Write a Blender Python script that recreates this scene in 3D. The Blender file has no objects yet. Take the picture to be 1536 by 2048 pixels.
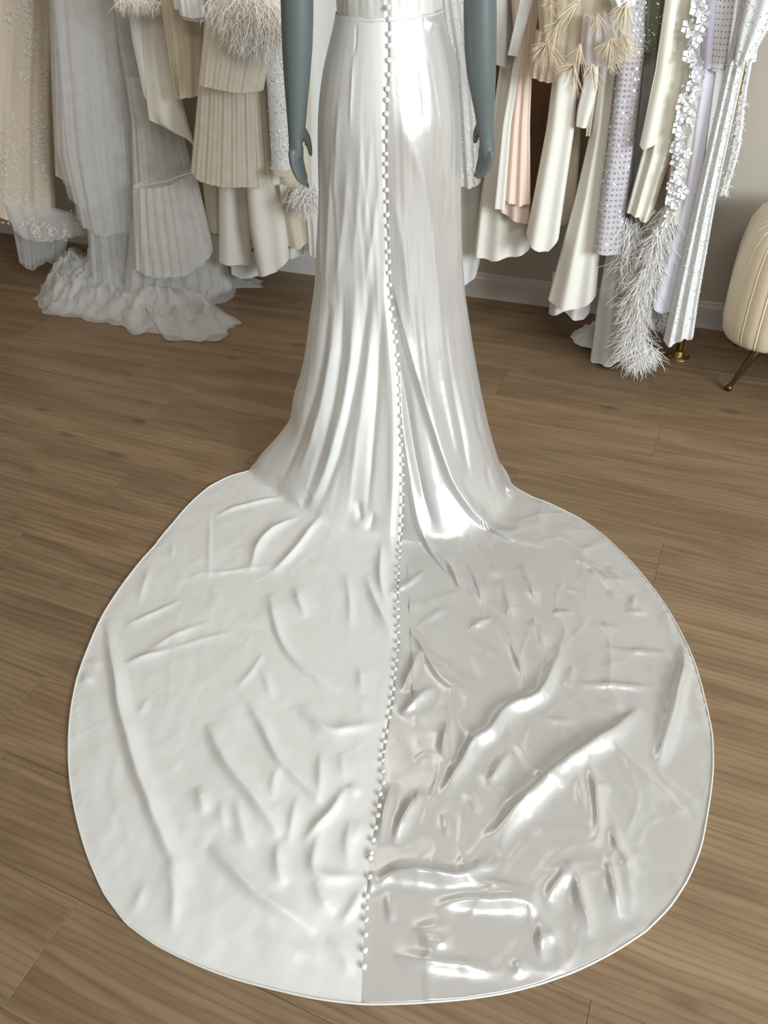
import bpy, math, random
import numpy as np
from mathutils import Matrix, Vector

random.seed(7)
rng = np.random.default_rng(7)
scene = bpy.context.scene
COL = scene.collection

# ------------------------------------------------------------------ camera
W, HPX, F = 1536.0, 2048.0, 1560.0
PITCH, ROLL, YAW = math.radians(40.15), math.radians(3.65), math.radians(-25.65)
CAM = np.array([0.0, 0.0, 1.45])
_f = np.array([0, math.cos(PITCH), -math.sin(PITCH)])
_r = np.array([1.0, 0, 0])
_d = np.array([0, -math.sin(PITCH), -math.cos(PITCH)])
_M = np.array([math.cos(ROLL) * _r + math.sin(ROLL) * _d, -math.sin(ROLL) * _r + math.cos(ROLL) * _d, _f])
_Z = np.array([[math.cos(YAW), math.sin(YAW), 0], [-math.sin(YAW), math.cos(YAW), 0], [0, 0, 1]])
CB = _M @ _Z.T                      # rows: camera right, down, forward in room axes

cam_d = bpy.data.cameras.new('camera')
cam = bpy.data.objects.new('camera', cam_d)
COL.objects.link(cam)
cam_d.sensor_fit = 'HORIZONTAL'
cam_d.sensor_width = 36.0
cam_d.lens = F / W * 36.0
cam_d.clip_start = 0.02
m = Matrix.Identity(4)
for i in range(3):
    m[i][0], m[i][1], m[i][2], m[i][3] = CB[0][i], -CB[1][i], -CB[2][i], CAM[i]
cam.matrix_world = m
scene.camera = cam

# ------------------------------------------------------------------ light
world = bpy.data.worlds.new('world')
scene.world = world
world.use_nodes = True
bg = world.node_tree.nodes['Background']
bg.inputs[0].default_value = (0.80, 0.88, 1.0, 1)
bg.inputs[1].default_value = 0.3


def area_light(name, loc, target, sx, sy, power, col):
    d = bpy.data.lights.new(name, 'AREA')
    d.shape = 'RECTANGLE'
    d.size, d.size_y, d.energy, d.color = sx, sy, power, col
    o = bpy.data.objects.new(name, d)
    COL.objects.link(o)
    o.location = loc
    o.rotation_euler = (Vector(target) - Vector(loc)).to_track_quat('-Z', 'Y').to_euler()
    return o


area_light('daylight_side_window', (3.85, -0.80, 2.05), (-1.0, 1.7, 0.6), 2.6, 1.25, 325, (0.82, 0.92, 1.0))
area_light('ceiling_panel_and_fill', (-1.35, 2.0, 2.68), (-2.3, 2.5, 0.8), 1.4, 0.5, 15, (1.0, 0.96, 0.90))  # added fill lamp that brightens the left-hand clothes, not a real ceiling panel
area_light('ceiling_panel_and_fill', (0.55, 0.05, 2.70), (0.3, 0.5, 0), 1.3, 0.45, 24, (0.95, 0.98, 1.0))

scene.view_settings.view_transform = 'Standard'
scene.view_settings.look = 'None'
scene.view_settings.gamma = 1.0
scene.view_settings.exposure = -0.13
scene.view_settings.use_curve_mapping = False
try:
    scene.cycles.use_denoising = True
    scene.cycles.transparent_max_bounces = 24
    scene.cycles.max_bounces = 10
except Exception:
    pass


# ------------------------------------------------------------------ helpers
def ray(x, y):
    return CB.T @ np.array([(x - W / 2) / F, (y - HPX / 2) / F, 1.0])


def on_floor(x, y, z=0.0):
    d = ray(x, y)
    return CAM + d * ((z - CAM[2]) / d[2])


def on_plane(x, y, P, N):
    d = ray(x, y)
    return CAM + d * (((P - CAM) @ N) / (d @ N))


def on_depth(x, y, Y):
    d = ray(x, y)
    return CAM + d * (Y / d[1])


def project(P):
    c = (np.asarray(P) - CAM) @ CB.T
    return np.stack([c[..., 0] / c[..., 2] * F + W / 2, c[..., 1] / c[..., 2] * F + HPX / 2], -1)


def mesh_obj(name, V, Fc, mat=None, parent=None, smooth=True, uv=None):
    me = bpy.data.meshes.new(name)
    V = np.asarray(V, dtype=np.float32)
    if isinstance(Fc, np.ndarray):
        n = Fc.shape[1]
        me.vertices.add(len(V))
        me.vertices.foreach_set('co', V.ravel())
        me.loops.add(Fc.size)
        me.loops.foreach_set('vertex_index', Fc.ravel().astype(np.int32))
        me.polygons.add(len(Fc))
        me.polygons.foreach_set('loop_start', np.arange(0, Fc.size, n, dtype=np.int32))
        me.update(calc_edges=True)
        me.validate()
    else:
        me.from_pydata(V.tolist(), [], Fc)
        me.update()
    if uv is not None:
        l = me.uv_layers.new(name='uv')
        vi = np.zeros(len(me.loops), dtype=np.int32)
        me.loops.foreach_get('vertex_index', vi)
        l.data.foreach_set('uv', np.asarray(uv, dtype=np.float32)[vi].ravel())
    if smooth:
        me.polygons.foreach_set('use_smooth', np.ones(len(me.polygons), dtype=bool))
    if mat:
        me.materials.append(mat)
    o = bpy.data.objects.new(name, me)
    COL.objects.link(o)
    if parent:
        o.parent = parent
    return o


def tag(o, label=None, cat=None, group=None, kind=None):
    if label: o['label'] = label
    if cat: o['category'] = cat
    if group: o['group'] = group
    if kind: o['kind'] = kind
    return o


def empty(name, loc=(0, 0, 0)):
    """An Empty that parents parts whose meshes are written in room coordinates."""
    o = bpy.data.objects.new(name, None)
    COL.objects.link(o)
    o.empty_display_size = 0.05
    return o


def grid_faces(nu, nv, wrap=False):
    """vertices ordered v-major: index = v*nu + u"""
    u = np.arange(nu if wrap else nu - 1)
    v = np.arange(nv - 1)
    U, Vv = np.meshgrid(u, v)
    U2 = (U + 1) % nu
    a = Vv * nu + U
    b = Vv * nu + U2
    c = (Vv + 1) * nu + U2
    d = (Vv + 1) * nu + U
    return np.stack([a, b, c, d], -1).reshape(-1, 4)


class MB:
    """collects shapes for one mesh"""
    def __init__(s): s.V, s.Fc, s.n = [], [], 0

    def add(s, V, Fc):
        V = np.asarray(V, float)
        s.V.append(V)
        s.Fc += [tuple(int(i) + s.n for i in f) for f in Fc]
        s.n += len(V)

    def box(s, c, size, R=None):
        h = np.array(size) / 2
        P = np.array([[x, y, z] for x in (-1, 1) for y in (-1, 1) for z in (-1, 1)]) * h
        if R is not None: P = P @ np.asarray(R).T
        s.add(P + np.array(c), [(0, 1, 3, 2), (4, 6, 7, 5), (0, 4, 5, 1), (2, 3, 7, 6), (0, 2, 6, 4), (1, 5, 7, 3)])

    def tube(s, pts, rad, n=16, cap=True):
        pts = np.asarray(pts, float)
        rad = np.broadcast_to(np.asarray(rad, float), (len(pts),))
        T = np.gradient(pts, axis=0)
        T /= np.linalg.norm(T, axis=1)[:, None] + 1e-12
        up = np.array([0, 0, 1.0]) if abs(T[0][2]) < 0.9 else np.array([1.0, 0, 0])
        V = []
        a = np.cross(T[0], up); a /= np.linalg.norm(a)
        for i in range(len(pts)):
            a = a - T[i] * (a @ T[i]); a /= np.linalg.norm(a)
            b = np.cross(T[i], a)
            ph = np.arange(n) * 2 * np.pi / n
            V.append(pts[i] + rad[i] * (np.cos(ph)[:, None] * a + np.sin(ph)[:, None] * b))
        fc = [tuple(f) for f in grid_faces(n, len(pts), True)]
        if cap:
            fc += [tuple(range(n))[::-1], tuple((len(pts) - 1) * n + i for i in range(n))]
        s.add(np.concatenate(V), fc)

    def lathe(s, c, prof, n=24):
        """profile (radius, z) turned about the vertical axis through c"""
        ph = np.arange(n) * 2 * np.pi / n
        V = np.concatenate([np.stack([r * np.cos(ph), r * np.sin(ph), np.full(n, z)], 1) for r, z in prof]) + np.array(c)
        fc = [tuple(f) for f in grid_faces(n, len(prof), True)]
        fc += [tuple(range(n))[::-1], tuple((len(prof) - 1) * n + i for i in range(n))]
        s.add(V, fc)

    def build(s, name, mat, parent=None, smooth=True):
        return mesh_obj(name, np.concatenate(s.V), s.Fc, mat, parent, smooth)


def vnoise(x, y, seed):
    """smooth value noise, roughly -1..1"""
    g = np.random.default_rng(seed).uniform(-1, 1, (64, 64))
    xi, yi = np.floor(x).astype(int), np.floor(y).astype(int)
    fx, fy = x - xi, y - yi
    fx, fy = fx * fx * (3 - 2 * fx), fy * fy * (3 - 2 * fy)
    a, b = g[xi % 64, yi % 64], g[(xi + 1) % 64, yi % 64]
    c, d = g[xi % 64, (yi + 1) % 64], g[(xi + 1) % 64, (yi + 1) % 64]
    return (a * (1 - fx) + b * fx) * (1 - fy) + (c * (1 - fx) + d * fx) * fy


# ------------------------------------------------------------------ materials
def srgb(r, g, b):
    def c(v):
        v /= 255.0
        return v / 12.92 if v <= 0.04045 else ((v + 0.055) / 1.055) ** 2.4
    return (c(r), c(g), c(b), 1.0)


def new_mat(name):
    mt = bpy.data.materials.new(name)
    mt.use_nodes = True
    nt = mt.node_tree
    return mt, nt, nt.nodes['Principled BSDF']


def N(nt, t, **kw):
    n = nt.nodes.new(t)
    for k, v in kw.items():
        setattr(n, k, v)
    return n


def noise_bump(nt, b, scale, strength, dist=0.002, detail=3, mapping=None):
    tc = N(nt, 'ShaderNodeTexCoord')
    mp = N(nt, 'ShaderNodeMapping')
    mp.inputs['Scale'].default_value = mapping or (1, 1, 1)
    ns = N(nt, 'ShaderNodeTexNoise')
    ns.inputs['Scale'].default_value = scale
    ns.inputs['Detail'].default_value = detail
    bp = N(nt, 'ShaderNodeBump')
    bp.inputs['Strength'].default_value = strength
    bp.inputs['Distance'].default_value = dist
    nt.links.new(tc.outputs['Object'], mp.inputs[0])
    nt.links.new(mp.outputs[0], ns.inputs['Vector'])
    nt.links.new(ns.outputs[0], bp.inputs['Height'])
    nt.links.new(bp.outputs[0], b.inputs['Normal'])
    return ns


def cloth(name, rgb, rough=0.75, spec=0.25, sheen=0.15, bump=0.15, scale=60, vary=0.06):
    mt, nt, b = new_mat(name)
    col = srgb(*rgb)
    b.inputs['Roughness'].default_value = rough
    b.inputs['Specular IOR Level'].default_value = spec
    b.inputs['Sheen Weight'].default_value = sheen
    ns = noise_bump(nt, b, scale, bump)
    mix = N(nt, 'ShaderNodeMixRGB')
    mix.inputs[1].default_value = tuple(c * (1 - vary) for c in col[:3]) + (1,)
    mix.inputs[2].default_value = tuple(min(1, c * (1 + vary)) for c in col[:3]) + (1,)
    nt.links.new(ns.outputs[0], mix.inputs[0])
    nt.links.new(mix.outputs[0], b.inputs['Base Color'])
    return mt


def sheer(name, rgb, alpha, rough=0.9, transl=0.3):
    """net: a weave that lets part of the light through, the rest is scattered"""
    mt, nt, b = new_mat(name)
    nt.nodes.remove(b)
    out = nt.nodes['Material Output']
    tr = N(nt, 'ShaderNodeBsdfTransparent')
    df = N(nt, 'ShaderNodeBsdfDiffuse')
    tl = N(nt, 'ShaderNodeBsdfTranslucent')
    df.inputs[0].default_value = srgb(*rgb)
    tl.inputs[0].default_value = srgb(*rgb)
    m1, m2 = N(nt, 'ShaderNodeMixShader'), N(nt, 'ShaderNodeMixShader')
    m1.inputs[0].default_value = transl
    tc, ns, rp = N(nt, 'ShaderNodeTexCoord'), N(nt, 'ShaderNodeTexNoise'), N(nt, 'ShaderNodeMapRange')
    ns.inputs['Scale'].default_value = 22
    rp.inputs[3].default_value = alpha * 0.75
    rp.inputs[4].default_value = min(1, alpha * 1.25)
    nt.links.new(tc.outputs['Object'], ns.inputs['Vector'])
    nt.links.new(ns.outputs[0], rp.inputs[0])
    nt.links.new(df.outputs[0], m1.inputs[1]); nt.links.new(tl.outputs[0], m1.inputs[2])
    nt.links.new(rp.outputs[0], m2.inputs[0])
    nt.links.new(tr.outputs[0], m2.inputs[1]); nt.links.new(m1.outputs[0], m2.inputs[2])
    nt.links.new(m2.outputs[0], out.inputs[0])
    return mt


def plain(name, rgb, rough=0.5, metal=0.0, spec=0.5):
    mt, nt, b = new_mat(name)
    b.inputs['Base Color'].default_value = srgb(*rgb)
    b.inputs['Roughness'].default_value = rough
    b.inputs['Metallic'].default_value = metal
    b.inputs['Specular IOR Level'].default_value = spec
    return mt


def satin(name, rgb, rough, spec, aniso, bump=0.25, metal=0.0):
    mt, nt, b = new_mat(name)
    b.inputs['Base Color'].default_value = srgb(*rgb)
    b.inputs['Roughness'].default_value = rough
    b.inputs['Metallic'].default_value = metal
    b.inputs['Specular IOR Level'].default_value = spec
    b.inputs['Anisotropic'].default_value = aniso
    b.inputs['Sheen Weight'].default_value = 0.08
    tg = N(nt, 'ShaderNodeTangent', direction_type='UV_MAP', uv_map='uv')
    if aniso: nt.links.new(tg.outputs[0], b.inputs['Tangent'])
    noise_bump(nt, b, 26, bump, 0.004, 4)
    return mt


def oak():
    mt, nt, b = new_mat('oak_plank')
    L = nt.links.new
    tc = N(nt, 'ShaderNodeTexCoord')
    oi = N(nt, 'ShaderNodeObjectInfo')
    cx = N(nt, 'ShaderNodeCombineXYZ')
    mul = N(nt, 'ShaderNodeMath', operation='MULTIPLY'); mul.inputs[1].default_value = 57.0
    L(oi.outputs['Random'], mul.inputs[0])
    for i in range(3): L(mul.outputs[0], cx.inputs[i])
    add = N(nt, 'ShaderNodeVectorMath', operation='ADD')
    L(tc.outputs['Object'], add.inputs[0]); L(cx.outputs[0], add.inputs[1])

    def mapped(sx, sy):
        q = N(nt, 'ShaderNodeMapping'); q.inputs['Scale'].default_value = (sx, sy, 1)
        L(add.outputs[0], q.inputs[0]); return q
    # long grain
    g1 = N(nt, 'ShaderNodeTexNoise'); g1.inputs['Scale'].default_value = 1; g1.inputs['Detail'].default_value = 6
    g1.inputs['Distortion'].default_value = 0.6
    L(mapped(3.2, 75).outputs[0], g1.inputs['Vector'])
    g2 = N(nt, 'ShaderNodeTexNoise'); g2.inputs['Scale'].default_value = 1; g2.inputs['Detail'].default_value = 4
    g2.inputs['Distortion'].default_value = 1.2
    L(mapped(1.6, 14).outputs[0], g2.inputs['Vector'])
    # cathedral figure
    wv = N(nt, 'ShaderNodeTexWave', wave_type='BANDS', bands_direction='Y')
    wv.inputs['Scale'].default_value = 2.6; wv.inputs['Distortion'].default_value = 9
    wv.inputs['Detail'].default_value = 3; wv.inputs['Detail Scale'].default_value = 0.7
    L(mapped(1.3, 7).outputs[0], wv.inputs['Vector'])
    # knots
    vo = N(nt, 'ShaderNodeTexVoronoi'); vo.inputs['Scale'].default_value = 1.0
    L(mapped(3.2, 8.5).outputs[0], vo.inputs['Vector'])
    kn = N(nt, 'ShaderNodeMapRange'); kn.inputs[1].default_value = 0.03; kn.inputs[2].default_value = 0.16
    kn.inputs[3].default_value = 1; kn.inputs[4].default_value = 0
    L(vo.outputs['Distance'], kn.inputs[0])
    r1 = N(nt, 'ShaderNodeValToRGB')
    e = r1.color_ramp.elements
    e[0].position, e[0].color = 0.30, srgb(120, 97, 71)
    e[1].position, e[1].color = 0.66, srgb(146, 121, 92)
    L(g1.outputs[0], r1.inputs[0])
    r2 = N(nt, 'ShaderNodeValToRGB')
    e = r2.color_ramp.elements
    e[0].position, e[0].color = 0.38, srgb(116, 92, 67)
    e[1].position, e[1].color = 0.62, srgb(150, 125, 96)
    L(g2.outputs[0], r2.inputs[0])
    m1 = N(nt, 'ShaderNodeMixRGB'); m1.inputs[0].default_value = 0.55
    L(r1.outputs[0], m1.inputs[1]); L(r2.outputs[0], m1.inputs[2])
    wr = N(nt, 'ShaderNodeMapRange'); wr.inputs[1].default_value = 0.0; wr.inputs[2].default_value = 0.35
    wr.inputs[3].default_value = 0.26; wr.inputs[4].default_value = 0.0
    L(wv.outputs[0], wr.inputs[0])
    m2 = N(nt, 'ShaderNodeMixRGB'); m2.inputs[2].default_value = srgb(82, 60, 42)
    L(wr.outputs[0], m2.inputs[0]); L(m1.outputs[0], m2.inputs[1])
    m3 = N(nt, 'ShaderNodeMixRGB'); m3.inputs[2].default_value = srgb(66, 46, 32)
    ks = N(nt, 'ShaderNodeMath', operation='MULTIPLY'); ks.inputs[1].default_value = 0.5
    L(kn.outputs[0], ks.inputs[0]); L(ks.outputs[0], m3.inputs[0]); L(m2.outputs[0], m3.inputs[1])
    hs = N(nt, 'ShaderNodeHueSaturation')
    hv = N(nt, 'ShaderNodeMapRange'); hv.inputs[3].default_value = 0.88; hv.inputs[4].default_value = 1.03
    L(oi.outputs['Random'], hv.inputs[0]); L(hv.outputs[0], hs.inputs['Value'])
    L(m3.outputs[0], hs.inputs['Color'])
    L(hs.outputs[0], b.inputs['Base Color'])
    b.inputs['Roughness'].default_value = 0.52
    b.inputs['Specular IOR Level'].default_value = 0.35
    bp = N(nt, 'ShaderNodeBump'); bp.inputs['Strength'].default_value = 0.25; bp.inputs['Distance'].default_value = 0.001
    L(g1.outputs[0], bp.inputs['Height']); L(bp.outputs[0], b.inputs['Normal'])
    return mt


M = {}
M['oak'] = oak()
M['underlay'] = plain('floor_underlay', (52, 40, 30), 0.9)
M['wall'] = cloth('painted_plaster', (184, 175, 161), 0.9, 0.15, 0, 0.05, 180, 0.01)
M['trim'] = plain('white_trim_paint', (205, 199, 192), 0.5)
M['ceil'] = cloth('ceiling_paint', (222, 219, 212), 0.9, 0.15, 0, 0.03, 90, 0.01)
M['mann'] = cloth('grey_mannequin_paint', (95, 103, 101), 0.42, 0.4, 0.0, 0.04, 40, 0.015)
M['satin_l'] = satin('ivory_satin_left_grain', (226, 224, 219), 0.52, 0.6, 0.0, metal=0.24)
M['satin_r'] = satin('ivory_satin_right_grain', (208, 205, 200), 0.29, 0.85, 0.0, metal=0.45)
M['satin_b'] = satin('ivory_satin_bodice', (222, 219, 212), 0.30, 0.6, 0.0, metal=0.25)
M['button'] = satin('covered_button_satin', (218, 215, 208), 0.36, 0.6, 0.0)
M['brass'] = plain('brushed_brass', (178, 148, 98), 0.36, 1.0)
M['bronze'] = plain('bronze_leg', (112, 92, 66), 0.3, 1.0)
M['velvet'] = cloth('cream_velvet', (212, 194, 164), 0.8, 0.2, 0.5, 0.12, 120, 0.05)
M['piping'] = cloth('cream_piping', (228, 212, 184), 0.7, 0.3, 0.3, 0.05, 120, 0.03)
M['dark'] = plain('dark_metal', (60, 55, 48), 0.4, 1.0)


# ------------------------------------------------------------------ room shell
WALL_Y, X0, X1, YF, CEIL = 2.985, -4.4, 4.0, -2.9, 2.75
PW, PL = 0.1926, 1.265


def build_floor():
    fl = MB()
    fl.box(((X0 + X1) / 2, (YF + WALL_Y) / 2, -0.022), (X1 - X0, WALL_Y - YF, 0.018))
    fl = fl.build('floor', M['underlay'], smooth=False)
    tag(fl, kind='structure')
    known = {9: -0.632, 10: -0.148, 8: -0.074, 5: 0.013, -1: 0.065, 4: -1.575, 7: -1.95, 6: -1.704}
    cache = {}

    def plank_mesh(L, w):
        key = (round(L, 3), round(w, 3))
        if key in cache: return cache[key]
        g, e, t = 0.0002, 0.0008, 0.0007
        a, b = L / 2 - g, w / 2 - g
        V = []
        for (x, y, z) in ((a, b, -0.012), (a, b, -t), (a - e, b - e, 0.0)):
            V += [(-x, -y, z), (x, -y, z), (x, y, z), (-x, y, z)]
        fc = [(8, 9, 10, 11)]
        for k in (0, 4):
            for i in range(4):
                j = (i + 1) % 4
                fc.append((k + i, k + j, k + 4 + j, k + 4 + i))
        me = bpy.data.meshes.new('plank')
        me.from_pydata(V, [], fc)
        me.materials.append(M['oak'])
        cache[key] = me
        return me
    for k in range(-15, 13):
        ya = 0.528 + PW * k
        yb = min(ya + PW, WALL_Y)
        ya = max(ya, YF)
        if yb - ya < 0.02: continue
        off = known.get(k, (k * 0.4187) % PL)
        n0 = math.floor((X0 - off) / PL)
        x = off + n0 * PL
        while x < X1:
            xa, xb = max(x, X0), min(x + PL, X1)
            if xb - xa > 0.02:
                o = bpy.data.objects.new('plank', plank_mesh(xb - xa, yb - ya))
                o.location = ((xa + xb) / 2, (ya + yb) / 2, rng.uniform(-0.0002, 0.0002))
                COL.objects.link(o)
                o.parent = fl
            x += PL


build_floor()


def slab(name, c, size, mat):
    b = MB(); b.box(c, size)
    return tag(b.build(name, mat, smooth=False), kind='structure')


slab('wall_back', ((X0 + X1) / 2, WALL_Y + 0.06, CEIL / 2), (X1 - X0 + 0.24, 0.12, CEIL), M['wall'])
slab('wall_left', (X0 - 0.06, (YF + WALL_Y) / 2, CEIL / 2), (0.12, WALL_Y - YF, CEIL), M['wall'])
slab('ceiling', ((X0 + X1) / 2, (YF + WALL_Y) / 2, CEIL + 0.05), (X1 - X0 + 0.24, WALL_Y - YF + 0.24, 0.1), M['ceil'])
wr = MB()          # right wall with its window opening
wr.box((X1 + 0.06, (0.8 + WALL_Y) / 2, CEIL / 2), (0.12, WALL_Y - 0.8, CEIL))
wr.box((X1 + 0.06, (YF - 2.4) / 2, CEIL / 2), (0.12, -2.4 - YF, CEIL))
wr.box((X1 + 0.06, -0.8, 0.5), (0.12, 3.2, 1.0)); wr.box((X1 + 0.06, -0.8, 2.72), (0.12, 3.2, 0.06))
tag(wr.build('wall_right', M['wall'], smooth=False), kind='structure')
wf = MB()          # shop front: a wide opening
wf.box(((X0 - 2.3) / 2, YF - 0.06, CEIL / 2), (-2.3 - X0, 0.12, CEIL)); wf.box(((1.1 + X1) / 2, YF - 0.06, CEIL / 2), (X1 - 1.1, 0.12, CEIL))
wf.box((-0.6, YF - 0.06, 0.5), (3.4, 0.12, 1.0)); wf.box((-0.6, YF - 0.06, 2.6), (3.4, 0.12, 0.3))
tag(wf.build('wall_front', M['wall'], smooth=False), kind='structure')
bb = MB()
prof = [(0.0, 0.0), (-0.014, 0.0), (-0.014, 0.082), (-0.012, 0.088), (-0.009, 0.091), (-0.009, 0.100), (-0.006, 0.106), (0.0, 0.106)]
V = [(x, WALL_Y + y, z) for x in (X0, X1) for y, z in prof]
n = len(prof)
bb.add(V, [(i, (i + 1) % n, n + (i + 1) % n, n + i) for i in range(n)] + [tuple(range(n))[::-1], tuple(range(n, 2 * n))])
tag(bb.build('baseboard_back', M['trim'], smooth=False), kind='structure')

# ------------------------------------------------------------------ the dress on its mannequin
A0 = np.array([-0.764, 1.747, 0.0])                       # where the figure stands
VD = np.array([A0[0], A0[1], 0]) / math.hypot(A0[0], A0[1])  # away from the viewer
HD = np.array([VD[1], -VD[0], 0])                         # to the figure's right-hand side as seen from behind
BD = -VD                                                  # out of the figure's back


def loc(h, b, z):
    return A0 + HD * h + BD * b + np.array([0, 0, z])


def on_body(x, y, b=0.0):
    return on_plane(x, y, A0 + BD * b, VD)


SIL = [(33, 669, 891), (60, 664, 897), (100, 655, 906), (150, 645, 914), (230, 637, 921), (300, 636, 922), (400, 637, 922), (500, 632, 924),
       (560, 630, 928), (600, 625, 932), (650, 617, 940), (700, 610, 948), (750, 600, 957), (800, 585, 967), (850, 570, 978), (900, 545, 990), (940, 508, 1003)]
SEAM = [(33, 776), (100, 776), (150, 775), (185, 772), (250, 770), (350, 770), (450, 773), (530, 776), (560, 777), (600, 780), (650, 787), (700, 792), (750, 796), (800, 799),
        (900, 803), (1000, 804), (1050, 802), (1100, 798), (1150, 795), (1200, 793), (1250, 794), (1285, 795), (1330, 790), (1380, 785), (1420, 780),
        (1440, 776), (1480, 768), (1505, 765), (1525, 762), (1566, 766), (1592, 757), (1631, 754), (1681, 744), (1719, 738), (1755, 737), (1800, 731), (1850, 729), (1905, 727), (1933, 725), (2010, 722)]
OUT = [(505, 943), (480, 949), (460, 955), (420, 975), (385, 1005), (350, 1045), (310, 1095), (270, 1140), (240, 1180), (205, 1235), (180, 1290), (155, 1360), (142, 1430),
       (138, 1500), (142, 1570), (155, 1640), (175, 1710), (210, 1790), (255, 1850), (310, 1890), (380, 1925), (450, 1953), (560, 1983), (640, 2000), (722, 2010),
       (830, 2008), (930, 2000), (1010, 1988), (1080, 1970), (1150, 1945), (1220, 1910), (1290, 1865), (1340, 1815), (1375, 1760), (1400, 1700), (1415, 1620),
       (1425, 1540), (1423, 1470), (1410, 1410), (1385, 1320), (1340, 1230), (1290, 1160), (1230, 1095), (1170, 1045), (1110, 1015), (1060, 995), (1030, 978), (1010, 960)]
CONTACT = [(505, 945), (560, 985), (620, 1025), (700, 1052), (790, 1075), (850, 1085), (930, 1080), (985, 1045), (1015, 1005), (1010, 960)]


def polar(q):
    P = on_floor(*q) - A0
    return math.atan2(P @ HD, P @ BD), math.hypot(P @ HD, P @ BD)


TH = np.radians(np.arange(-180, 181.0))
co = np.array([polar(q) for q in CONTACT]); co = co[np.argsort(co[:, 0])]
ou = np.array([polar(q) for q in OUT]); ou = ou[np.argsort(ou[:, 0])]


def circ(a, r, th):
    a2 = np.concatenate([[a[-1] - 2 * math.pi], a, [a[0] + 2 * math.pi]])
    r2 = np.concatenate([[r[-1]], r, [r[0]]])
    return np.interp(th, a2, r2)


RC = circ(np.append(co[:, 0], [1.95, math.pi]), np.append(co[:, 1], [0.25, 0.24]), TH)
kk = np.hanning(9); kk /= kk.sum()
RC = np.convolve(np.pad(RC, 4, mode='wrap'), kk, 'same')[4:-4]
RO = circ(np.append(ou[:, 0], [1.95, math.pi]), np.append(ou[:, 1], [0.26, 0.25]), TH)
RO = np.maximum(RO, RC + 0.012)
ZW = 1.198
S = 470
zs = np.linspace(ZW, 0, 220)
BZ = np.interp(zs, [0, .05, .1, .25, .4, .55, .75, .9, 1.0, 1.1, 1.2], [.30, .275, .25, .205, .165, .14, .135, .147, .152, .122, .092])
FZ = np.interp(zs, [0, .2, .5, .75, 1.0, 1.2], [.24, .18, .14, .12, .11, .09])
SL = np.array([[on_body(xl, y)[2], (on_body(xl, y) - A0) @ HD] for y, xl, xr in SIL])
SR = np.array([[on_body(xr, y)[2], (on_body(xr, y) - A0) @ HD] for y, xl, xr in SIL])
scl, scr = np.ones(len(SIL)), np.ones(len(SIL))


def smooth1(a, k):
    w = np.hanning(k); w /= w.sum()
    return np.convolve(np.pad(a, k // 2, mode='edge'), w, 'valid')


def table():
    """meridian paths: radius and height for every direction round the figure"""
    hl = smooth1(np.interp(zs, SL[::-1, 0], (SL[:, 1] * scl)[::-1]), 21)
    hr = smooth1(np.interp(zs, SR[::-1, 0], (SR[:, 1] * scr)[::-1]), 21)
    cen, hw = (hl + hr) / 2, (hr - hl) / 2
    cen = cen * np.clip(zs / 0.25, 0, 1)
    R = np.zeros((len(TH), S)); Z = np.zeros((len(TH), S))
    arc = np.linspace(0, 1, S)
    for i, th in enumerate(TH):
        d = np.where(abs(th) < math.pi / 2, BZ, FZ)
        s_, c_ = math.sin(th), math.cos(th)
        w = np.abs(hr if s_ > 0 else hl)
        r = 1 / np.sqrt((s_ / np.maximum(w, .03)) ** 2 + (c_ / d) ** 2)
        k = np.clip(1 - zs / 0.45, 0, 1) ** 2.2
        r = r + (RC[i] - r[-1]) * k
        rr = np.concatenate([r, np.linspace(RC[i], RO[i], 200)[1:]])
        zz = np.concatenate([zs, np.zeros(199)])
        L = np.concatenate([[0], np.cumsum(np.hypot(np.diff(rr), np.diff(zz)))])
        q = np.linspace(0, L[-1], 700)
        rr, zz = np.interp(q, L, rr), np.interp(q, L, zz)
        k_ = 41
        ww = np.hanning(k_); ww /= ww.sum()

        def sm(a):
            pad = k_ // 2
            e0 = 2 * a[0] - a[pad:0:-1]; e1 = 2 * a[-1] - a[-2:-pad - 2:-1]
            return np.convolve(np.concatenate([e0, a, e1]), ww, 'valid')
        rr, zz = sm(rr), sm(zz)
        L = np.concatenate([[0], np.cumsum(np.hypot(np.diff(rr), np.diff(zz)))])
        R[i], Z[i] = np.interp(arc * L[-1], L, rr), np.interp(arc * L[-1], L, zz)
    return R, Z


def surf(th, R, Z):
    return (A0 + (R * np.sin(th))[..., None] * HD + (R * np.cos(th))[..., None] * BD + Z[..., None] * np.array([0, 0, 1.0]))


for it in range(4):
    TR, TZ = table()
    P = project(surf(TH[:, None], TR, TZ)); P = P[(TZ > 0.03)]
    for k, (y, xl, xr) in enumerate(SIL):
        row = P[np.abs(P[:, 1] - max(y, 40)) < 7]
        if it < 3 and len(row) and y < 860:
            c = 770.0
            scl[k] *= np.clip((xl - c) / (row[:, 0].min() - c), .85, 1.15)
            scr[k] *= np.clip((xr - c) / (row[:, 0].max() - c), .85, 1.15)

# the buttoned seam down the back, as an angle for each step of the path
mid = surf(np.zeros(S), TR[180], TZ[180])
pm = project(mid)
sy = np.array(SEAM, float)
dep = (mid - CAM) @ CB[2]
TH0 = np.arctan2((np.interp(pm[:, 1], sy[:, 0], sy[:, 1]) - pm[:, 0]) / F * dep, TR[180])
TH0 = smooth1(TH0, 9)

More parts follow.
